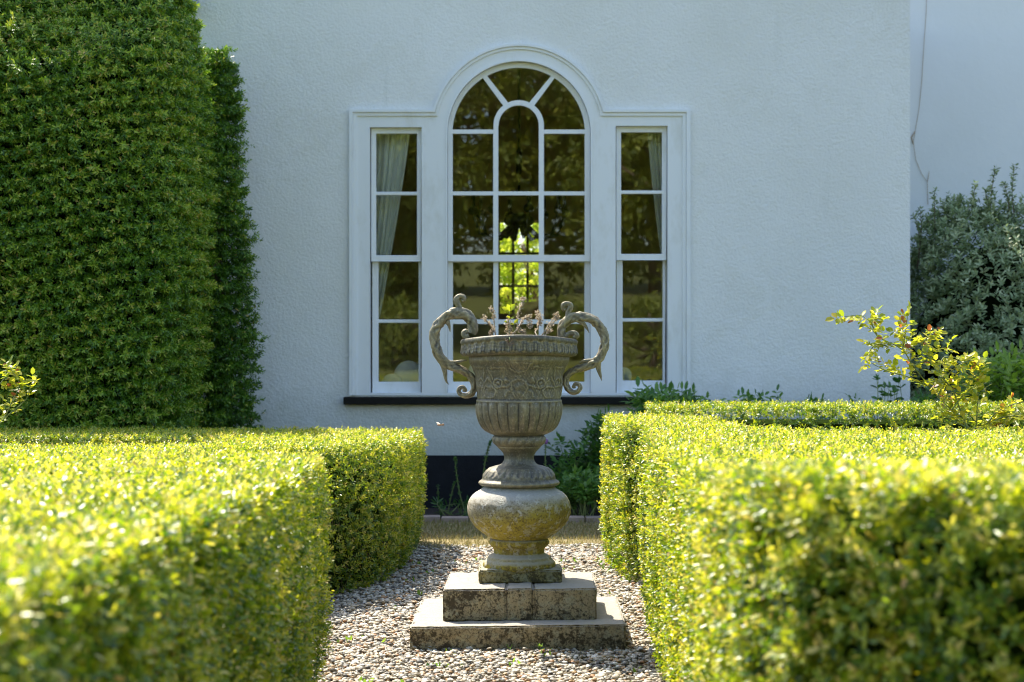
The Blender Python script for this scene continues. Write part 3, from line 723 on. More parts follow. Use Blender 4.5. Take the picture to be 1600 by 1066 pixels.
def rough(sd, a1, a2):
    def f(T, Y):
        x, y, z = np.sin(T), np.cos(T), Y/60.
        return a1*wav(x, y, z, 5, sd)+a2*wav(x, y, z, 17, sd+1)+a2*.5*wav(x, y, z, 41, sd+2)
    return f
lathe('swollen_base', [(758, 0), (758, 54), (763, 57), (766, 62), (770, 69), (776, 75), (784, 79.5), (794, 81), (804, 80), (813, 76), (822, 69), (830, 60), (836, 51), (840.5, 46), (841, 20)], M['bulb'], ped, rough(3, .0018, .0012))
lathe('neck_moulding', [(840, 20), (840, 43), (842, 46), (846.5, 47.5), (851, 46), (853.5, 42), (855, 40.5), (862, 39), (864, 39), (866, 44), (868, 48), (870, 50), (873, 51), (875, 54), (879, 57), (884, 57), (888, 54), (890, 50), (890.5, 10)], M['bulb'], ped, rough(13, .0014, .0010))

# ---------------------------------------------------------------- urn
urn = empty('urn', (AX, AY, .64), 'weathered grey lead urn with two scrolled handles on the stone pedestal', 'urn')
MBODY = M['lead']
def ridge(d, w): return np.exp(-(d/w)**2)
def body_disp(T, Y):
    r0 = 66.
    out = rough(21, .0011, .0006)(T, Y)
    # gadroons on the lower bowl
    g = np.clip((Y-627)/5, 0, 1)*np.clip((676-Y)/8, 0, 1)
    lob = np.abs(np.sin(T*12+.2)); out = out+g*(.0095*(lob**.7)-.0066)+g*.0012*ridge(np.abs(np.sin(T*12+.2))-1, .10)
    out = out+.0028*ridge(Y-626, 1.5)-.0015*ridge(Y-623, 1.2)
    # relief panels, four times round
    q1, q2 = np.sin(T)*1., np.cos(T)*1.
    u = (((T+math.pi/4) % (math.pi/2))-math.pi/4)*r0+1.8*wav(q1, q2, Y/60, 14, 71)+.9*wav(q1, q2, Y/60, 37, 72); v = Y+1.6*wav(q1, q2, Y/60, 15, 73)+.9*wav(q1, q2, Y/60, 40, 74)
    rel = np.zeros_like(u)
    def arc_r(cu, cv, R_, w, h, lo=None, hi=None):
        d = np.abs(np.hypot(u-cu, v-cv)-R_); k = h*ridge(d, w)
        if lo is not None: k = k*(v > lo)
        if hi is not None: k = k*(v < hi)
        return k
    rel = np.maximum(rel, arc_r(0, 566, 15, 1.6, .0045, lo=566)); rel = np.maximum(rel, .003*(np.hypot(u, v-567) < 12)*(v > 566))
    rel = np.maximum(rel, arc_r(0, 604, 12.5, 1.9, .005, hi=609)); rel = np.maximum(rel, .0065*ridge(np.hypot(u, v-603)/1., 6.5))
    rel = np.maximum(rel, .004*ridge(np.hypot(u*1.2, v-612), 5))
    for s in (-1, 1):
        rel = np.maximum(rel, .0055*ridge(np.hypot(u-s*20, v-594), 3.2)); rel = np.maximum(rel, arc_r(s*34, 598, 7, 1.6, .004))
        rel = np.maximum(rel, .0045*ridge(np.hypot(u-s*34, v-598), 2.4)); rel = np.maximum(rel, arc_r(s*26, 574, 30, 1.7, .003, lo=588, hi=606))
        rel = np.maximum(rel, .0035*ridge(np.abs(u-s*45-(v-585)*.3*s*-1), 1.6)*(v > 574)*(v < 592))
        rel = np.maximum(rel, .003*ridge(v-574, 1.4)*(np.abs(u-s*34) < 14)); rel = np.maximum(rel, arc_r(s*48, 612, 9, 1.6, .0035))
        rel = np.maximum(rel, arc_r(s*14, 618, 8, 1.5, .003, hi=619))
    rel = rel*np.clip((Y-563)/4, 0, 1)*np.clip((622-Y)/4, 0, 1)
    rel = rel*(.75+.5*wav(q1, q2, Y/60, 9, 75))+.0011*wav(q1, q2, Y/60, 55, 76)*np.clip((Y-563)/4, 0, 1)*np.clip((622-Y)/4, 0, 1)
    return out+rel
prof = [(560, 0), (558, 60), (552, 76), (556, 78), (563, 78.5), (566, 77), (570, 74.5), (577, 71), (585, 69), (596, 67), (610, 65.5), (623, 65), (627, 66.5), (634, 67.3), (644, 66.8), (652, 65), (660, 62), (667, 58), (673, 53), (677, 46), (679, 41), (680, 39)]
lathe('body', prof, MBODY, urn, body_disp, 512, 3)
def rim_disp(T, Y):
    g = np.clip((Y-531.5)/2.5, 0, 1)*np.clip((549.5-Y)/3, 0, 1)
    k = 34
    lobe = np.abs(np.sin(T*k/2+.05*wav(np.sin(T), np.cos(T), 0*T, 9, 5)))
    h_ = np.clip((549-Y)/17, 0, 1)                      # each leaf stands upright and narrows to the top
    leaf = .0085*np.clip(lobe-.55*h_**1.5, 0, 1)**.7-.0038+.0022*np.cos(T*k*3)*(lobe > .5)*(1-h_)+.0016*wav(np.sin(T), np.cos(T), Y/40, 34, 66)
    return g*leaf+.0009*np.sin(T*60)*ridge(Y-550, 2)+rough(31, .0012, .0005)(T, Y)
def sag(x, Y): return -.019*(x/.247)**2*np.clip((575-Y)/40, 0, 1)
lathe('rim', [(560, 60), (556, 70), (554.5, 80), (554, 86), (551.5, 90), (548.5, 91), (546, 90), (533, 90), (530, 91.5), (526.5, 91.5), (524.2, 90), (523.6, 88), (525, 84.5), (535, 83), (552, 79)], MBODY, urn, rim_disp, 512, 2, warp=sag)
lathe('collar', [(679.5, 20), (679.5, 38), (682, 40.5), (687, 41.5), (691, 40.5), (695, 37.5), (698, 34)], MBODY, urn,
      lambda T, Y: .0028*np.abs(np.sin(T*9+Y*.12))*np.clip((Y-681)/2, 0, 1)*np.clip((696-Y)/3, 0, 1)+rough(41, .001, .0006)(T, Y), 256, 2)
lathe('stem', [(697, 10), (697.5, 35), (701, 31.5), (706, 26.5), (711, 23.8), (716, 23), (720, 23.8), (724, 26.5), (727, 31)], MBODY, urn, rough(43, .0007, .0005), 160, 2)
def foot_disp(T, Y):
    g = np.clip((Y-728.5)/3, 0, 1)*np.clip((745-Y)/3, 0, 1)
    return g*(.0045*np.abs(np.sin(T*8+.3))**.6-.002+.0015*np.cos(T*32+Y*.2))+rough(47, .0008, .0005)(T, Y)
lathe('foot', [(726, 20), (726.5, 31), (728, 38), (731, 46), (735, 51), (740, 54.5), (745, 57), (747, 57), (749, 58), (751, 61.5), (753.5, 64), (756, 63), (758.3, 60), (758.6, 20)], MBODY, urn, foot_disp, 384, 2)
# soil in the urn
MB().tube([(AX, AY, zed(538)-.02), (AX, AY, zed(538))], .222, 40).build('soil', M['soil'], urn)

def catmull(P, n=10):
    P = [Vector(p) for p in P]; out = []
    for i in range(len(P)-1):
        p0 = P[max(i-1, 0)]; p1 = P[i]; p2 = P[i+1]; p3 = P[min(i+2, len(P)-1)]
        for k in range(n):
            t = k/n; out.append(.5*((2*p1)+(-p0+p2)*t+(2*p0-5*p1+4*p2-p3)*t*t+(-p0+3*p1-3*p2+p3)*t**3))
    out.append(P[-1]); return out
def handle(pts, extras, ox, oy, lab):
    """pts: (zoomx, zoomy, radius) in a 5.61x crop with origin ox,oy"""
    def C(p): q = U(ox+p[0]/5.61, oy+p[1]/5.61, AY); return q
    S = 1/5.61/(F/AY)
    def limb(pts, twist=5., rn=14, ridgeamt=.13, flat=1.0):
        cr = catmull([(p[0], p[1], p[2]) for p in pts], 12)
        c3 = [C(p) for p in cr]; rad = [p[2]*S for p in cr]; N = len(c3); vs = []
        rn = 24
        s = 0
        for i, p in enumerate(c3):
            t = (c3[min(i+1, N-1)]-c3[max(i-1, 0)]).normalized(); a = Vector((0, 1, 0)); b = t.cross(a).normalized()
            if i: s += (p-c3[i-1]).length
            for k in range(rn):
                th = k*2*math.pi/rn
                m = 1+ridgeamt*.8*math.sin(th*3+s*twist*9)+ridgeamt*.9*math.sin(th*4-s*95+1.3*math.sin(s*70))*abs(math.sin(s*48+th))+ridgeamt*.35*math.sin(th*7+s*230)
                rr = rad[i]*m
                vs.append(p+a*(math.cos(th)*rr*.92*flat)+b*(math.sin(th)*rr))
        fs = [(i*rn+k, i*rn+(k+1) % rn, (i+1)*rn+(k+1) % rn, (i+1)*rn+k) for i in range(N-1) for k in range(rn)]
        fs += [tuple(range(rn-1, -1, -1)), tuple((N-1)*rn+k for k in range(rn))]
        return vs, fs
    mb = MB(); mb.add(*limb(pts))
    for e in extras: mb.add(*limb(e, ridgeamt=.08))
    o = mb.build('handle', MBODY, urn, True, label=lab)
    return o
def spiral(cx, cy, r0, r1, a0, a1, w0, w1, n=9):
    return [(cx+(r0+(r1-r0)*i/n)*math.cos(math.radians(a0+(a1-a0)*i/n)), cy+(r0+(r1-r0)*i/n)*math.sin(math.radians(a0+(a1-a0)*i/n)), w0+(w1-w0)*i/n) for i in range(n+1)]
Lh = [(350, 900, 8)]+spiral(352, 900, 14, 46, 200, 470, 15, 24)[1:]
# lower scroll: small spiral then sweeping up into the C
Lh = spiral(348, 900, 4, 34, -20, 0, 10, 12, 1)+spiral(348, 902, 30, 32, -30, -190, 16, 19, 5)[1:]+[(340, 938, 21), (385, 945, 24), (428, 925, 27), (452, 880, 29), (452, 825, 31), (425, 775, 32), (370, 735, 33), (300, 705, 36), (230, 675, 40), (170, 622, 42), (125, 545, 42), (105, 460, 42), (115, 375, 43), (155, 300, 42), (215, 245, 42), (285, 220, 46), (350, 225, 50), (410, 260, 46), (440, 310, 45), (445, 360, 42), (430, 400, 38)]
Lex = [spiral(385, 398, 30, 14, 40, 260, 30, 24, 6)+[(372, 398, 22)],
       [(325, 215, 34), (322, 170, 24), (305, 130, 25), (302, 95, 25)]+[(325, 72, 20), (358, 80, 22), (362, 105, 20), (345, 112, 15)],
       [(215, 290, 26), (232, 325, 16), (240, 360, 8), (243, 388, 2)],
       [(215, 665, 28), (290, 655, 18), (345, 643, 12), (392, 634, 5)],
       [(180, 660, 30), (195, 730, 20), (200, 780, 14), (210, 820, 9), (232, 848, 2)]]
handle(Lh, Lex, 660, 450, None)
Rh = spiral(225, 870, 4, 26, 200, 180, 10, 12, 1)+spiral(228, 872, 28, 32, 210, 370, 17, 19, 5)[1:]+[(240, 905, 21), (200, 915, 23), (158, 890, 25), (135, 845, 28), (135, 795, 29), (165, 750, 29), (220, 718, 31), (290, 695, 33), (360, 672, 36), (415, 635, 38), (455, 575, 38), (474, 500, 38), (470, 420, 38), (440, 345, 40), (380, 285, 40), (305, 258, 40), (230, 256, 42), (165, 272, 42), (115, 320, 40), (98, 375, 36), (100, 430, 34)]
Rex = [[(130, 420, 24), (165, 398, 18), (205, 395, 22), (228, 418, 24), (205, 440, 20)],
       [(160, 262, 34), (155, 215, 24), (172, 180, 26), (172, 150, 26)]+[(145, 140, 24), (118, 150, 26), (112, 178, 20), (128, 198, 14)],
       [(240, 275, 26), (290, 315, 18), (320, 355, 10), (340, 395, 2)],
       [(400, 645, 26), (330, 640, 18), (285, 645, 14), (252, 658, 6)],
       [(415, 660, 30), (425, 720, 20), (438, 770, 12), (450, 815, 2)]]
handle(Rh, Rex, 860, 450, None)

# ---------------------------------------------------------------- plants
def tube_path(mb, pts, r0, r1, n=6):
    c = catmull(pts, 5); N = len(c); mb.tube(c, [r0+(r1-r0)*i/(N-1) for i in range(N)], n)
    return c
# dried stems in the urn; crop: origin 730,440 scale 9.41
def Z8(p, dD=0): return U(730+p[0]/9.41, 440+p[1]/9.41, AY+dD)
def dried(stems, dD, label, green=()):
    root = empty('dried_plant', Z8(stems[0][0], dD), label, 'dead plant', 'dead plants in the urn')
    mb = MB(); B, A = [], []
    for i, st in enumerate(stems):
        c = tube_path(mb, [Z8(p, dD+.01*rng.normal()) for p in st], .0030, .0016, 5)
        # seed heads towards the tip
        for k in range(int(len(c)*.25), len(c)):
            for _ in range(2 if k < len(c)*.7 else 4):
                B.append(np.array(c[k])+rng.normal(0, .0035, 3)); A.append(rng.normal(0, 1, 3)+np.array([0, 0, .8]))
        for _ in range(26): B.append(np.array(c[-1])+rng.normal(0, .0055, 3)); A.append(rng.normal(0, 1, 3))
        for _ in range(12): B.append(np.array(c[int(len(c)*.6)])+rng.normal(0, .005, 3)); A.append(rng.normal(0, 1, 3))
    mb.build('stem', M['drystem'], root, True)
    B, A = np.array(B), np.array(A); n = len(B)
    V, Q, T = sprig_geo(B, A, 4, np.full(n, .003), np.full(n, .0062), np.full(n, .0042), 1.)
    npmesh('seed_head', V, Q, T, M['dry'], root)
    return root
dried([[(420, 800), (405, 700), (395, 560), (385, 470), (352, 415)], [(405, 710), (350, 660), (290, 590), (255, 535)], [(325, 810), (350, 760), (370, 720)]], .0, 'forked dead flower stem nearest the left handle of the urn')
dried([[(650, 800), (700, 740), (760, 660), (810, 570), (850, 530), (920, 520)], [(740, 690), (742, 560), (760, 450), (790, 370), (820, 310), (822, 250)], [(800, 720), (830, 750)], [(850, 530), (905, 580), (925, 655)], [(720, 700), (800, 740)]], -.02, 'tallest branching dead flower stem with knobbly seed heads in the urn')
dried([[(1030, 800), (1000, 740), (1040, 680), (1060, 560), (1040, 450)], [(1050, 640), (1075, 600), (1060, 520)]], .01, 'upright crooked dead stem right of centre in the urn')
dried([[(1090, 800), (1150, 720), (1220, 610), (1310, 490)], [(1140, 800), (1200, 720), (1260, 620), (1330, 530)], [(1140, 720), (1200, 730)]], -.01, 'pair of pale slanting dead stems nearest the right handle of the urn')
# leafy sprig in the middle
sp = empty('leafy_sprig', Z8((610, 800)), 'young sprig with bright yellow-green leaves growing in the urn', 'plant')
mb = MB(); c1 = tube_path(mb, [Z8((620, 800), -.02), Z8((615, 700), -.02), (Z8((605, 600), -.02)), Z8((625, 440), -.02)], .0022, .0012, 5)
c2 = tube_path(mb, [Z8((680, 800), -.03), Z8((690, 700), -.03), Z8((690, 600), -.03)], .002, .001, 5)
tube_path(mb, [Z8((618, 800), -.09), Z8((620, 830), -.26), Z8((625, 900), -.26)], .0016, .001, 5); mb.build('stem', M['greenstem'], sp, True)
P, D, N, L = [], [], [], []
for (bx_, by_, tx_, ty_) in ((610, 430, 530, 390), (625, 440, 595, 350), (630, 430, 690, 345), (620, 440, 560, 440), (690, 620, 740, 570), (690, 625, 640, 625), (640, 540, 680, 530), (640, 540, 590, 520), (600, 600, 555, 590)):
    a = Z8((bx_, by_), -.025); b = Z8((tx_, ty_), -.035); P.append(a); D.append(b-a); N.append((0.3*rng.normal(), -1, .5)); L.append((b-a).length*1.25)
P, D, N, L = map(np.array, (P, D, N, L)); V, Q = leaf_geo(P, D, N, L, L*.62)
npmesh('leaf', V, Q, np.repeat(rng.uniform(.2, .55, len(P)), 2), M['rose_leaf'], sp)
B = np.array([np.array(c1[rng.integers(0, len(c1)*3//4)])+rng.normal(0, .007, 3) for _ in range(90)])
V, Q, T = sprig_geo(B, rng.normal(0, 1, B.shape)+np.array([0, 0, 1]), 4, np.full(90, .004), np.full(90, .008), np.full(90, .005), 1.)
npmesh('bud', V, Q, T, M['dry'], sp)
B = np.array([np.array(Z8((625, 895), -.262))+rng.normal(0, .006, 3) for _ in range(14)])
V, Q, T = sprig_geo(B, rng.normal(0, 1, B.shape), 4, np.full(14, .004), np.full(14, .009), np.full(14, .006), 1.)
npmesh('dead_flower', V, Q, T*.3, M['twig'], sp)

def compound(P, D, N, L, n=5):
    """rose-like leaf: petiole with n leaflets; returns leaflet arrays"""
    D = nrm(D); S = nrm(np.cross(D, N)); out = []
    for k in range(n):
        if k == 0: b = P+D*L[:, None]*1.25; d = D
        else:
            f = .95 if k < 3 else .45; s = 1 if k % 2 else -1
            b = P+D*L[:, None]*f; d = nrm(S*s*1.0+D*.35)
        out.append((b, d+rng.normal(0, .15, D.shape), N+rng.normal(0, .3, N.shape), L*rng.uniform(.8, 1.1, len(L))*(1.1 if k == 0 else .95)))
    return [np.concatenate([o[i] for o in out]) for i in range(4)]
def bush(name, label, cat, stems, leafL, mat, stemmat='greenstem', step=2, start=.3, r=.004, wr=.62, n=5, tone=(.2, .85), comp=True, up=.4, red=.0, group=None, spread=1.0):
    root = empty(name, stems[0][0], label, cat, group)
    mb = MB(); P, D = [], []
    for st in stems:
        c = tube_path(mb, st, r, r*.4, 5)
        for k in range(int(len(c)*start), len(c), step):
            t = (c[min(k+1, len(c)-1)]-c[max(k-1, 0)]).normalized()
            for _ in range(2):
                d = Vector(rng.normal(0, 1, 3)); d -= t*d.dot(t); d.normalize(); d = d*spread+t*.5+Vector((0, 0, up*rng.uniform(0, 1)))
                P.append(c[k]); D.append(d)
        P.append(c[-1]); D.append((c[-1]-c[-3]).normalized())
    mb.build('stem', M[stemmat], root, True)
    P = np.array(P, dtype=float); D = nrm(np.array(D, dtype=float)); N = np.array([0, -.25, 1.])+rng.normal(0, .35, P.shape); L = leafL*rng.uniform(.7, 1.15, len(P))
    if comp: P, D, N, L = compound(P, D, N, L, n)
    V, Q = leaf_geo(P, D, N, L, L*wr, .12, .18)
    T = rng.uniform(*tone, len(P)); T = np.where(rng.uniform(size=len(P)) < red, 1., T)
    npmesh('foliage', V, Q, np.repeat(T, 2), M[mat], root, smooth=True)
    return root
def Z6(p, D=7.9): return U(1280+p[0]/2.319, 240+p[1]/2.319, D+.03*rng.normal())
RS = [[(555, 1005), (480, 930), (430, 880), (340, 770), (300, 710), (210, 660), (160, 590), (90, 592)], [(390, 840), (310, 805), (250, 790), (190, 760)], [(300, 720), (312, 650), (320, 590)],
      [(540, 1005), (500, 900), (480, 850), (420, 780), (370, 690), (300, 660)], [(480, 850), (440, 800), (450, 740), (500, 740)], [(570, 1005), (572, 930), (575, 870), (560, 790)],
      [(530, 990), (470, 960), (440, 930)], [(600, 990), (640, 940), (700, 910), (760, 900)], [(590, 980), (660, 960), (740, 940)], [(210, 660), (190, 610), (215, 600)], [(250, 700), (210, 690), (180, 720)], [(430, 880), (470, 800), (520, 760), (560, 750)], [(480, 930), (540, 860), (600, 860)], [(600, 1000), (650, 960), (690, 950)], [(370, 690), (400, 660), (420, 650)], [(340, 770), (400, 740), (450, 700)], [(640, 1010), (700, 960), (780, 930)], [(500, 900), (560, 820), (585, 770)]]
rose = bush('rose_bush', 'yellow-leaved rose arching over the right hedge in full sun', 'rose', [[Z6(p) for p in s] for s in RS], .034, 'rose_leaf', step=2, start=.12, n=5, tone=(.15, .9), red=.03, wr=.72)
bush('rose_bush', 'small yellow-leaved rose shoot at the far left edge above the hedge', 'rose', [[U(a, b, 8.3) for a, b in s] for s in ([(-25, 690), (5, 655), (20, 625), (30, 600), (15, 575)], [(5, 655), (40, 625), (48, 600)], [(-20, 660), (-5, 610), (12, 585)], [(-60, 690), (-50, 620), (-30, 590)])], .034, 'rose_leaf', step=2, start=.2, n=5, tone=(.1, .8), red=.06, wr=.7)

# hedges
def zleft(x, y): return np.interp(y, [1, 5.2, 6.2, 8.4, 11.2], [.875, .865, .83, .75, .70])
def zright(x, y): return np.interp(y, [2.6, 3.2, 4.2, 5.0, 7.0, 10], [.985, .965, .905, .872, .855, .835])
hedge('box_hedge', [(-.72, 1.3), (-.66, 2.4), (-.62, 3.2), (-.595, 4.5), (-.64, 6.05), (-.82, 6.25), (-1.15, 6.35), (-1.24, 7.2), (-1.17, 7.9), (-.95, 8.16), (-.70, 8.55), (-.58, 9.2), (-.545, 10.2), (-.55, 10.95), (-.75, 11.1), (-3.5, 11.1), (-3.5, 9.75), (-1.7, 9.65), (-1.42, 9.3), (-1.5, 8.2), (-1.75, 7.75), (-3.5, 7.65), (-3.5, 1.3)],
      zleft, 'clipped box hedge on the left of the gravel path, near block and far block joined', seed=2)
hedge('box_hedge', [(.50, 9.95), (.515, 9.3), (.56, 8.85), (.67, 8.66), (.64, 8.2), (.555, 7.4), (.522, 6.6), (.505, 5.5), (.48, 4.6), (.44, 3.8), (.43, 3.25), (.50, 2.98), (.75, 2.82), (1.3, 2.72), (2.9, 2.72), (2.9, 3.6), (1.45, 3.7), (1.28, 4.0), (1.35, 4.4), (3.4, 4.5), (3.4, 8.0), (1.4, 7.65), (1.12, 7.9), (1.10, 9.3), (.98, 9.95)],
      zright, 'clipped box hedge on the right of the gravel path, tallest at its rounded front corner', seed=5)
hedge('box_hedge', [(.80, 10.5), (1.35, 10.15), (4.2, 10.1), (4.2, 11.1), (.85, 11.1)], lambda x, y: .872+0*x, 'low box hedge running across below the house wall, behind the right hedge', seed=8, dens=2500, toneoff=-.26)

def topiary(name, c, a, b, ht, label, p=8., p2=99., e=4., dens=4600, seed=3, lsz=(.025, .042), bot=.08, loose=.02, gap=None, dark=0.):
    root = empty(name, (c[0], c[1], 0), label, 'yew')
    area = 2*math.pi*math.sqrt((a*a+b*b)/2)*ht*1.15
    n = int(area*dens)
    z = rng.uniform(.02, ht, n); th = rng.uniform(0, 2*math.pi, n)
    z = np.concatenate([z, ht*(1-rng.uniform(0, .14, n//4))]); th = np.concatenate([th, rng.uniform(0, 6.283, n//4)])
    def surf(th, z):
        s = (1-(z/ht)**p)**.5*(1-bot*np.clip(1-z/1.9, 0, 1)); s2 = (1-(z/ht)**p)**.5 if p2 > 90 else np.minimum((1-(z/ht)**p)**.5, 1-np.clip(z-p2+.12*np.sin(th*3), 0, 9)*.95/b)
        s2 = np.maximum(s2, .12)
        cs, sn = np.cos(th), np.sin(th); rr = (np.abs(cs/(a*s))**e+np.abs(sn/(b*s2))**e)**(-1/e)
        return rr
    z = np.minimum(z, ht*.999)
    r = surf(th, z); x = c[0]+np.cos(th)*r; y = c[1]+np.sin(th)*r
    r2 = surf(th, np.minimum(z+.02, ht*.9995)); r3 = surf(th+.01, z)
    # normal
    tz = np.stack([np.cos(th)*(r2-r), np.sin(th)*(r2-r), np.full_like(z, .02)], 1)
    tt = np.stack([np.cos(th+.01)*r3-np.cos(th)*r, np.sin(th+.01)*r3-np.sin(th)*r, 0*z], 1)
    N = nrm(np.cross(tt, tz))
    hole = wav(x, y*.7, z*2.2, 30, seed+1); off = .04*wav(x, y, z, 6, seed)+.07*hole-np.where(hole < -.12, .09, 0)-np.abs(rng.normal(0, .022, len(z)))+loose*rng.normal(size=len(z))
    P = np.stack([x, y, z], 1)+N*off[:, None]
    k = keep(P, N, .3, .3) & ((hole > -.22) | (rng.uniform(size=len(P)) < .3)); P, N, hole = P[k], N[k], hole[k]; n = len(P)
    A = N*.9+nrm(np.cross(N, [0, 0, 1.]))*rng.normal(0, .8, (n, 1))+np.array([0, 0, -.05])+rng.normal(0, .28, P.shape)
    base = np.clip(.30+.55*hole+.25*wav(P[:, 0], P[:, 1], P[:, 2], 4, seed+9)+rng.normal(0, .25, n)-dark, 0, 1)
    V, Q, T = sprig_geo(P, A, 7, rng.uniform(.02, .05, n), rng.uniform(*lsz, n), rng.uniform(.0095, .014, n), tone0=base, droop=.12)
    T = np.where(np.repeat(rng.uniform(size=len(T)//2) < .008, 2), 1., T)
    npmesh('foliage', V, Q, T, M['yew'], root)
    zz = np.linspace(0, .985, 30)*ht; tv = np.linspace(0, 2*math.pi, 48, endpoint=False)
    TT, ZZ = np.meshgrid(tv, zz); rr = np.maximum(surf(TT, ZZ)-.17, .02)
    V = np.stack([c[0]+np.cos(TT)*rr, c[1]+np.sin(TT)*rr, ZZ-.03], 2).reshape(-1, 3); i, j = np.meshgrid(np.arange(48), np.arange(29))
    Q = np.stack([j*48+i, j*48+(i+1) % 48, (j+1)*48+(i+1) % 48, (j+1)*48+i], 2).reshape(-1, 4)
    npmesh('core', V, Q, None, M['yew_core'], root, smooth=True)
    MB().tube([(c[0], c[1], -.05), (c[0], c[1], ht*.8)], [.09, .04], 10).build('trunk', M['bark'], root, True)
    return root
topiary('clipped_yew', (-3.12, 12.08), .90, .92, 4.6, 'huge dark green clipped yew with a sunlit domed top at the left of the house', p2=3.1, bot=.16)
topiary('clipped_yew', (-2.20, 12.88), .24, .22, 3.42, 'narrow loose yew column squeezed between the huge clipped yew and the house wall', p=1.8, e=2.2, dens=4000, dark=.38, seed=13, bot=0, loose=.035)

# grey-leaved shrub in the recess
def grey_shrub():
    root = empty('grey_shrub', (3.75, 14.3, 0), 'large grey-green leafy shrub in the recess beside the right corner of the house', 'shrub')
    n = 9000; th = rng.uniform(0, 2*math.pi, n); ph = rng.uniform(0, 1, n)
    cz = 1.05; dirs = np.stack([np.cos(th)*np.sqrt(1-ph**2*.98), np.sin(th)*np.sqrt(1-ph**2*.98), ph*1.], 1)
    dirs[:, 2] = rng.uniform(-.9, 1, n); s = np.sqrt(np.maximum(0, 1-dirs[:, 2]**2)); dirs[:, 0] = np.cos(th)*s; dirs[:, 1] = np.sin(th)*s
    lump = 1+.16*wav(dirs[:, 0], dirs[:, 1], dirs[:, 2], 5, 4)+.10*wav(dirs[:, 0], dirs[:, 1], dirs[:, 2], 12, 6)
    rad = np.array([1.22, .78, 1.46]); dep = 1-np.abs(rng.normal(0, .09, n))
    P = np.array([4.05, 14.12, 1.05])+dirs*rad*lump[:, None]*dep[:, None]
    k = (P[:, 2] > .02) & (P[:, 0] > 3.10) & (P[:, 1] < 14.98) & keep(P, dirs, .5, .35); P, dirs = P[k], dirs[k]; n = len(P)
    A = dirs+np.array([0, -.1, .5])+rng.normal(0, .35, P.shape)
    V, Q, T = sprig_geo(P, A, 8, rng.uniform(.03, .07, n), rng.uniform(.045, .07, n), rng.uniform(.018, .027, n))
    shoots = MB(); B2, A2 = [], []
    for (px, py, by) in ((1460, 300, 380), (1478, 330, 380), (1438, 330, 400), (1555, 266, 340), (1585, 262, 340), (1524, 290, 340), (1540, 300, 350), (1500, 310, 350), (1570, 290, 340), (1430, 340, 420), (1450, 345, 420)):
        b = U(px+rng.normal(0, 4), by, 14.0); t = U(px, py, 14.0); c = tube_path(shoots, [b, (b+t)/2+Vector((.02*rng.normal(), 0, 0)), t], .005, .002, 5)
        for q in c[2:]:
            for _ in range(2): B2.append(np.array(q)); A2.append(np.array([rng.normal(0, .5), rng.normal(0, .5), 1.]))
    shoots.tube([(4.05, 14.1, -.05), (4.05, 14.15, 1.2)], [.06, .03], 8)
    shoots.build('stem', M['twig'], root, True)
    B2, A2 = np.array(B2), np.array(A2); m = len(B2)
    V2, Q2, T2 = sprig_geo(B2, A2, 4, np.full(m, .02), np.full(m, .045), np.full(m, .02))
    npmesh('foliage', np.concatenate([V, V2]), np.concatenate([Q, Q2+len(V)]), np.concatenate([T, T2]), M['grey_leaf'], root)
    mb = MB(); mb.sphere((4.12, 14.14, 1.0), 1, 24, 16, (.86, .50, 1.12)); mb.build('core', M['yew_core'], root, True)
grey_shrub()

# plants in the bed below the window
def bedplant(px0, px1, ytop, ybot, D, nst, leafL, label, mat='bed_leaf', name='leafy_plant', tone=(.1, .9), n=5, cat='plant', group=None, comp=True, wr=.42, dj=.18):
    st = []
    for i in range(nst):
        x0 = rng.uniform(px0, px1); d = D+rng.uniform(-dj, dj); xt = x0+rng.normal(0, (px1-px0)*.12)
        yt = ytop+rng.uniform(0, 1)**1.2*(ybot-ytop)*.75
        g = U((px0+px1)/2*.4+x0*.6, 0, d); g.z = .02; t = U(xt, yt, d)
        mid = (g+t)/2+Vector((rng.normal(0, .03), rng.normal(0, .03), .03)); st.append([g, mid, t])
    return bush(name, label, cat, st, leafL*1.12, mat, step=1, start=.4, r=.005, wr=wr, n=n, tone=tone, up=.3, comp=comp)
bedplant(866, 945, 676, 790, 12.75, 20, .055, 'dark green divided-leaf plant in the bed just right of the urn', cat='plant')
bedplant(905, 960, 655, 700, 12.9, 6, .055, 'taller dark leafy stems beside the left end of the right-hand hedges')
bedplant(992, 1085, 625, 645, 12.6, 26, .062, 'deep green broad-leaved peony clump under the right end of the window', tone=(.3, 1.))
bedplant(1150, 1215, 626, 640, 12.7, 6, .05, 'few low leafy shoots against the wall right of the peony clump')
bedplant(1235, 1330, 630, 645, 12.7, 7, .045, 'sparse leafy shoots halfway along the wall above the low cross hedge')
bedplant(1368, 1412, 592, 640, 12.6, 9, .05, 'dark rounded-leaf plant against the wall just left of the corner', tone=(0, .6), comp=False, wr=.8)
bedplant(1530, 1640, 570, 640, 12.3, 34, .07, 'bright green leafy clump in front of the grey shrub', mat='bright_leaf', tone=(.3, 1.))
bedplant(1425, 1520, 615, 650, 12.6, 12, .055, 'mid green leafy plant at the foot of the grey shrub')
bedplant(880, 944, 745, 812, 12.35, 16, .05, 'low fresh green leaves at the front of the bed beside the right hedge', tone=(.5, 1.))
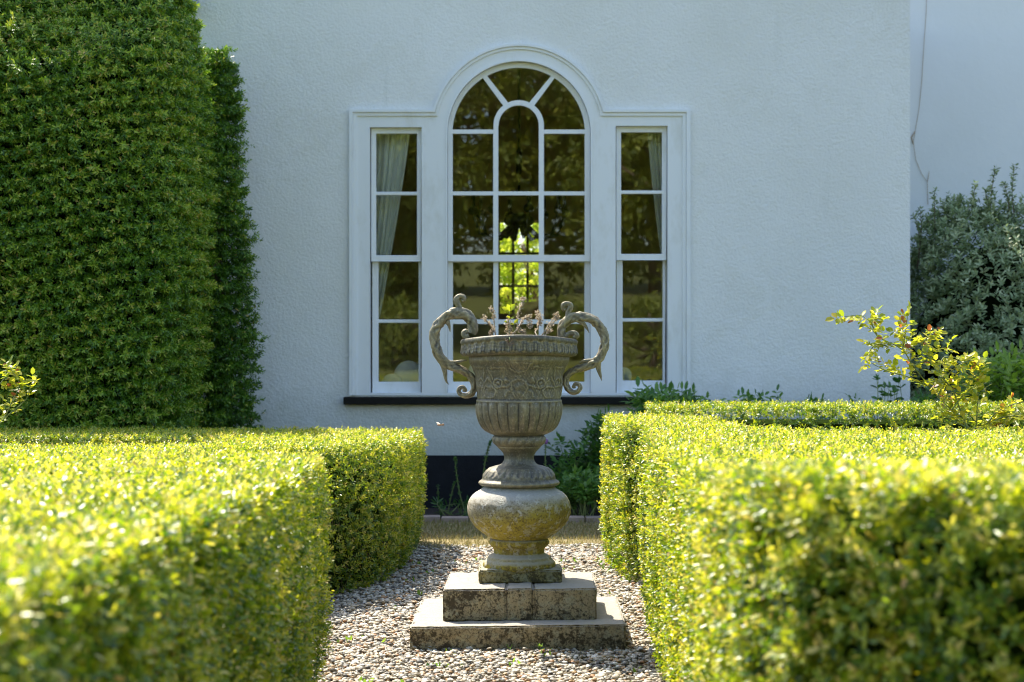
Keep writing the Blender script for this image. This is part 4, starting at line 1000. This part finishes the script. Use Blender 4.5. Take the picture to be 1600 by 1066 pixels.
# upright weed spikes left of the urn
def spike(pts, D, label, nl=50, head=True, mat='bed_leaf', sz=.016):
    root = empty('tall_weed', U(pts[0][0], pts[0][1], D), label, 'weed', 'upright weeds in the bed left of the urn')
    mb = MB(); q = [U(a, b, D) for a, b in pts]; q = [Vector((q[0].x, q[0].y, .03))]+q
    c = tube_path(mb, q, .006, .003, 5); mb.build('stem', M['greenstem'], root, True)
    n = nl; ii = rng.integers(len(c)//2, len(c), n); B = np.array([np.array(c[i]) for i in ii]); A = rng.normal(0, .7, B.shape)+np.array([0, 0, 1.])
    V, Q, T = sprig_geo(B, A, 4, np.full(n, .008), np.full(n, sz), np.full(n, sz*.45)); npmesh('foliage', V, Q, T, M[mat], root)
spike([(729, 808), (718, 770), (712, 730), (711, 716)], 12.5, 'thin tall green weed spike against the black wall base left of the urn')
spike([(752, 790), (756, 735), (762, 705), (768, 688)], 12.5, 'leafy green spike rising beside the foot of the urn', 70)
spike([(700, 800), (706, 770), (711, 755)], 12.6, 'short grey-green weed near the left hedge end', 24)
spike([(690, 812), (686, 790), (684, 760)], 12.7, 'low thin weed at the very end of the left hedge', 24)
spike([(853, 760), (852, 715), (853, 692)], 12.6, 'thin stem with a small purple flower head just right of the urn stem', 26, sz=.014)
MB().sphere(U(853, 690, 12.58), .018, 8, 6, (1, 1, 1.2)).build('flower', M['petal'], bpy.data.objects['tall_weed.004'], True)
bedplant(682, 745, 782, 812, 12.5, 12, .05, 'low dark weeds at the foot of the black wall base left of the urn', tone=(0, .5), comp=False, wr=.2)
# small plant at the foot of the steps, and one at the corner of the right hedge
bush('seedling', 'small green weed growing against the front of the lowest step', 'weed', [[U(848, 1022, 6.82), U(846, 1016, 6.80), U(845, 1012, 6.79)], [U(852, 1022, 6.82), U(858, 1017, 6.80)], [U(796, 1022, 6.82), U(797, 1016, 6.8)]], .012, 'bright_leaf', n=3, r=.0015, wr=.75, step=3)
bush('seedling', 'yellow-green weed in the gravel at the foot of the right hedge', 'weed', [[U(940, 893, 9.2), U(938, 885, 9.2), U(936, 878, 9.2)], [U(942, 893, 9.2), U(950, 886, 9.2)]], .02, 'bright_leaf', n=3, r=.002, wr=.6, step=3)

# flying insect
ic = U(687, 664, 7.6); ins = empty('flying_insect', ic, 'small brown insect flying between the left hedge and the urn', 'insect')
MB().sphere(ic, .009, 10, 6, (1.4, .5, .5)).build('body', M['insect'], ins, True)
MB().sphere(ic+Vector((.015, 0, .001)), .005, 8, 6).build('head', M['insect'], ins, True)
for s in (-1, 1):
    V, Q = leaf_geo(np.array([ic]), np.array([[-.6, s*.8, .5]]), np.array([[0, -.3, 1.]]), np.array([.028]), np.array([.012])); npmesh('wing', V, Q, np.array([1., 1.]), M['dry'], ins)

# trees on the garden side behind the camera (seen mirrored in the glass) and behind the house (seen through it)
def tree(c, z0, ht, rad, label, n=5200, seed=1, lsz=.16, mat='tree_leaf'):
    root = empty('tree', (c[0], c[1], z0), label, 'tree')
    r = np.random.default_rng(seed)
    mb = MB(); mb.tube([(c[0], c[1], z0-.3), (c[0]+.1, c[1], z0+ht*.35), (c[0], c[1]+.1, z0+ht*.75)], [.28, .2, .07], 10)
    cen = []
    for k in range(24):
        d = r.normal(size=3); d /= np.linalg.norm(d); d[2] = d[2]*1.25; q = np.array([c[0], c[1], z0+ht*.55])+d*np.array([rad, rad, ht*.42])*r.uniform(.45, .9)
        cen.append(q); mb.tube([(c[0], c[1], z0+ht*.35), tuple(q)], [.09, .03], 5)
    mb.build('trunk', M['bark'], root, True)
    cen = np.array(cen); ii = r.integers(0, 24, n); d = r.normal(size=(n, 3)); d /= np.linalg.norm(d, axis=1, keepdims=True)
    P = cen[ii]+d*(rad*.42*r.uniform(.55, 1.05, n))[:, None]
    V, Q, T = sprig_geo(P, d+r.normal(0, .6, d.shape), 6, np.full(n, lsz), np.full(n, lsz), np.full(n, lsz*.55))
    npmesh('crown', V, Q, T, M[mat], root)
for i, (x, y, hh, rr, lab, nn, ls) in enumerate((
    (-4.6, -20, 10.5, 3.9, 'bushy yellow-green tree on the lawn mirrored in the left panes', 7000, .24),
    (-.2, -27, 13.5, 4.2, 'tall dense tree in the middle of the lawn mirrored at the top of the arch', 3800, .26),
    (4.9, -22, 11.0, 3.8, 'rounded tree on the lawn mirrored in the right panes', 3600, .22),
    (-6.5, -44, 15, 6, 'deep green tree at the top of the lawn, left of the middle', 5000, .36), (6, -46, 15, 6, 'deep green tree at the top of the lawn, right of the middle', 5000, .36))):
    z0 = max(0, -y-6)*.085; tree((x, y), z0, hh, rr, lab, seed=20+i, n=nn, lsz=ls)
for x, y, hh, rr, lab in ((-2.6, -15, 1.7, 1.1, 'low rounded shrub on the lawn mirrored in the lower left panes'), (1.5, -17, 1.5, 1.3, 'low rounded shrub on the lawn mirrored in the lower middle panes'), (3.4, -14, 1.9, 1.0, 'low rounded shrub on the lawn mirrored in the lower right panes')):
    tree((x, y), (-y-6)*.085-.2, hh, rr, lab, seed=50+int(x), n=1500, lsz=.09)
tree((.45, 22.4), 0, 3.9, 1.7, 'sunlit green tree behind the house seen through the far window', 4200, 77, .09, 'garden_leaf')
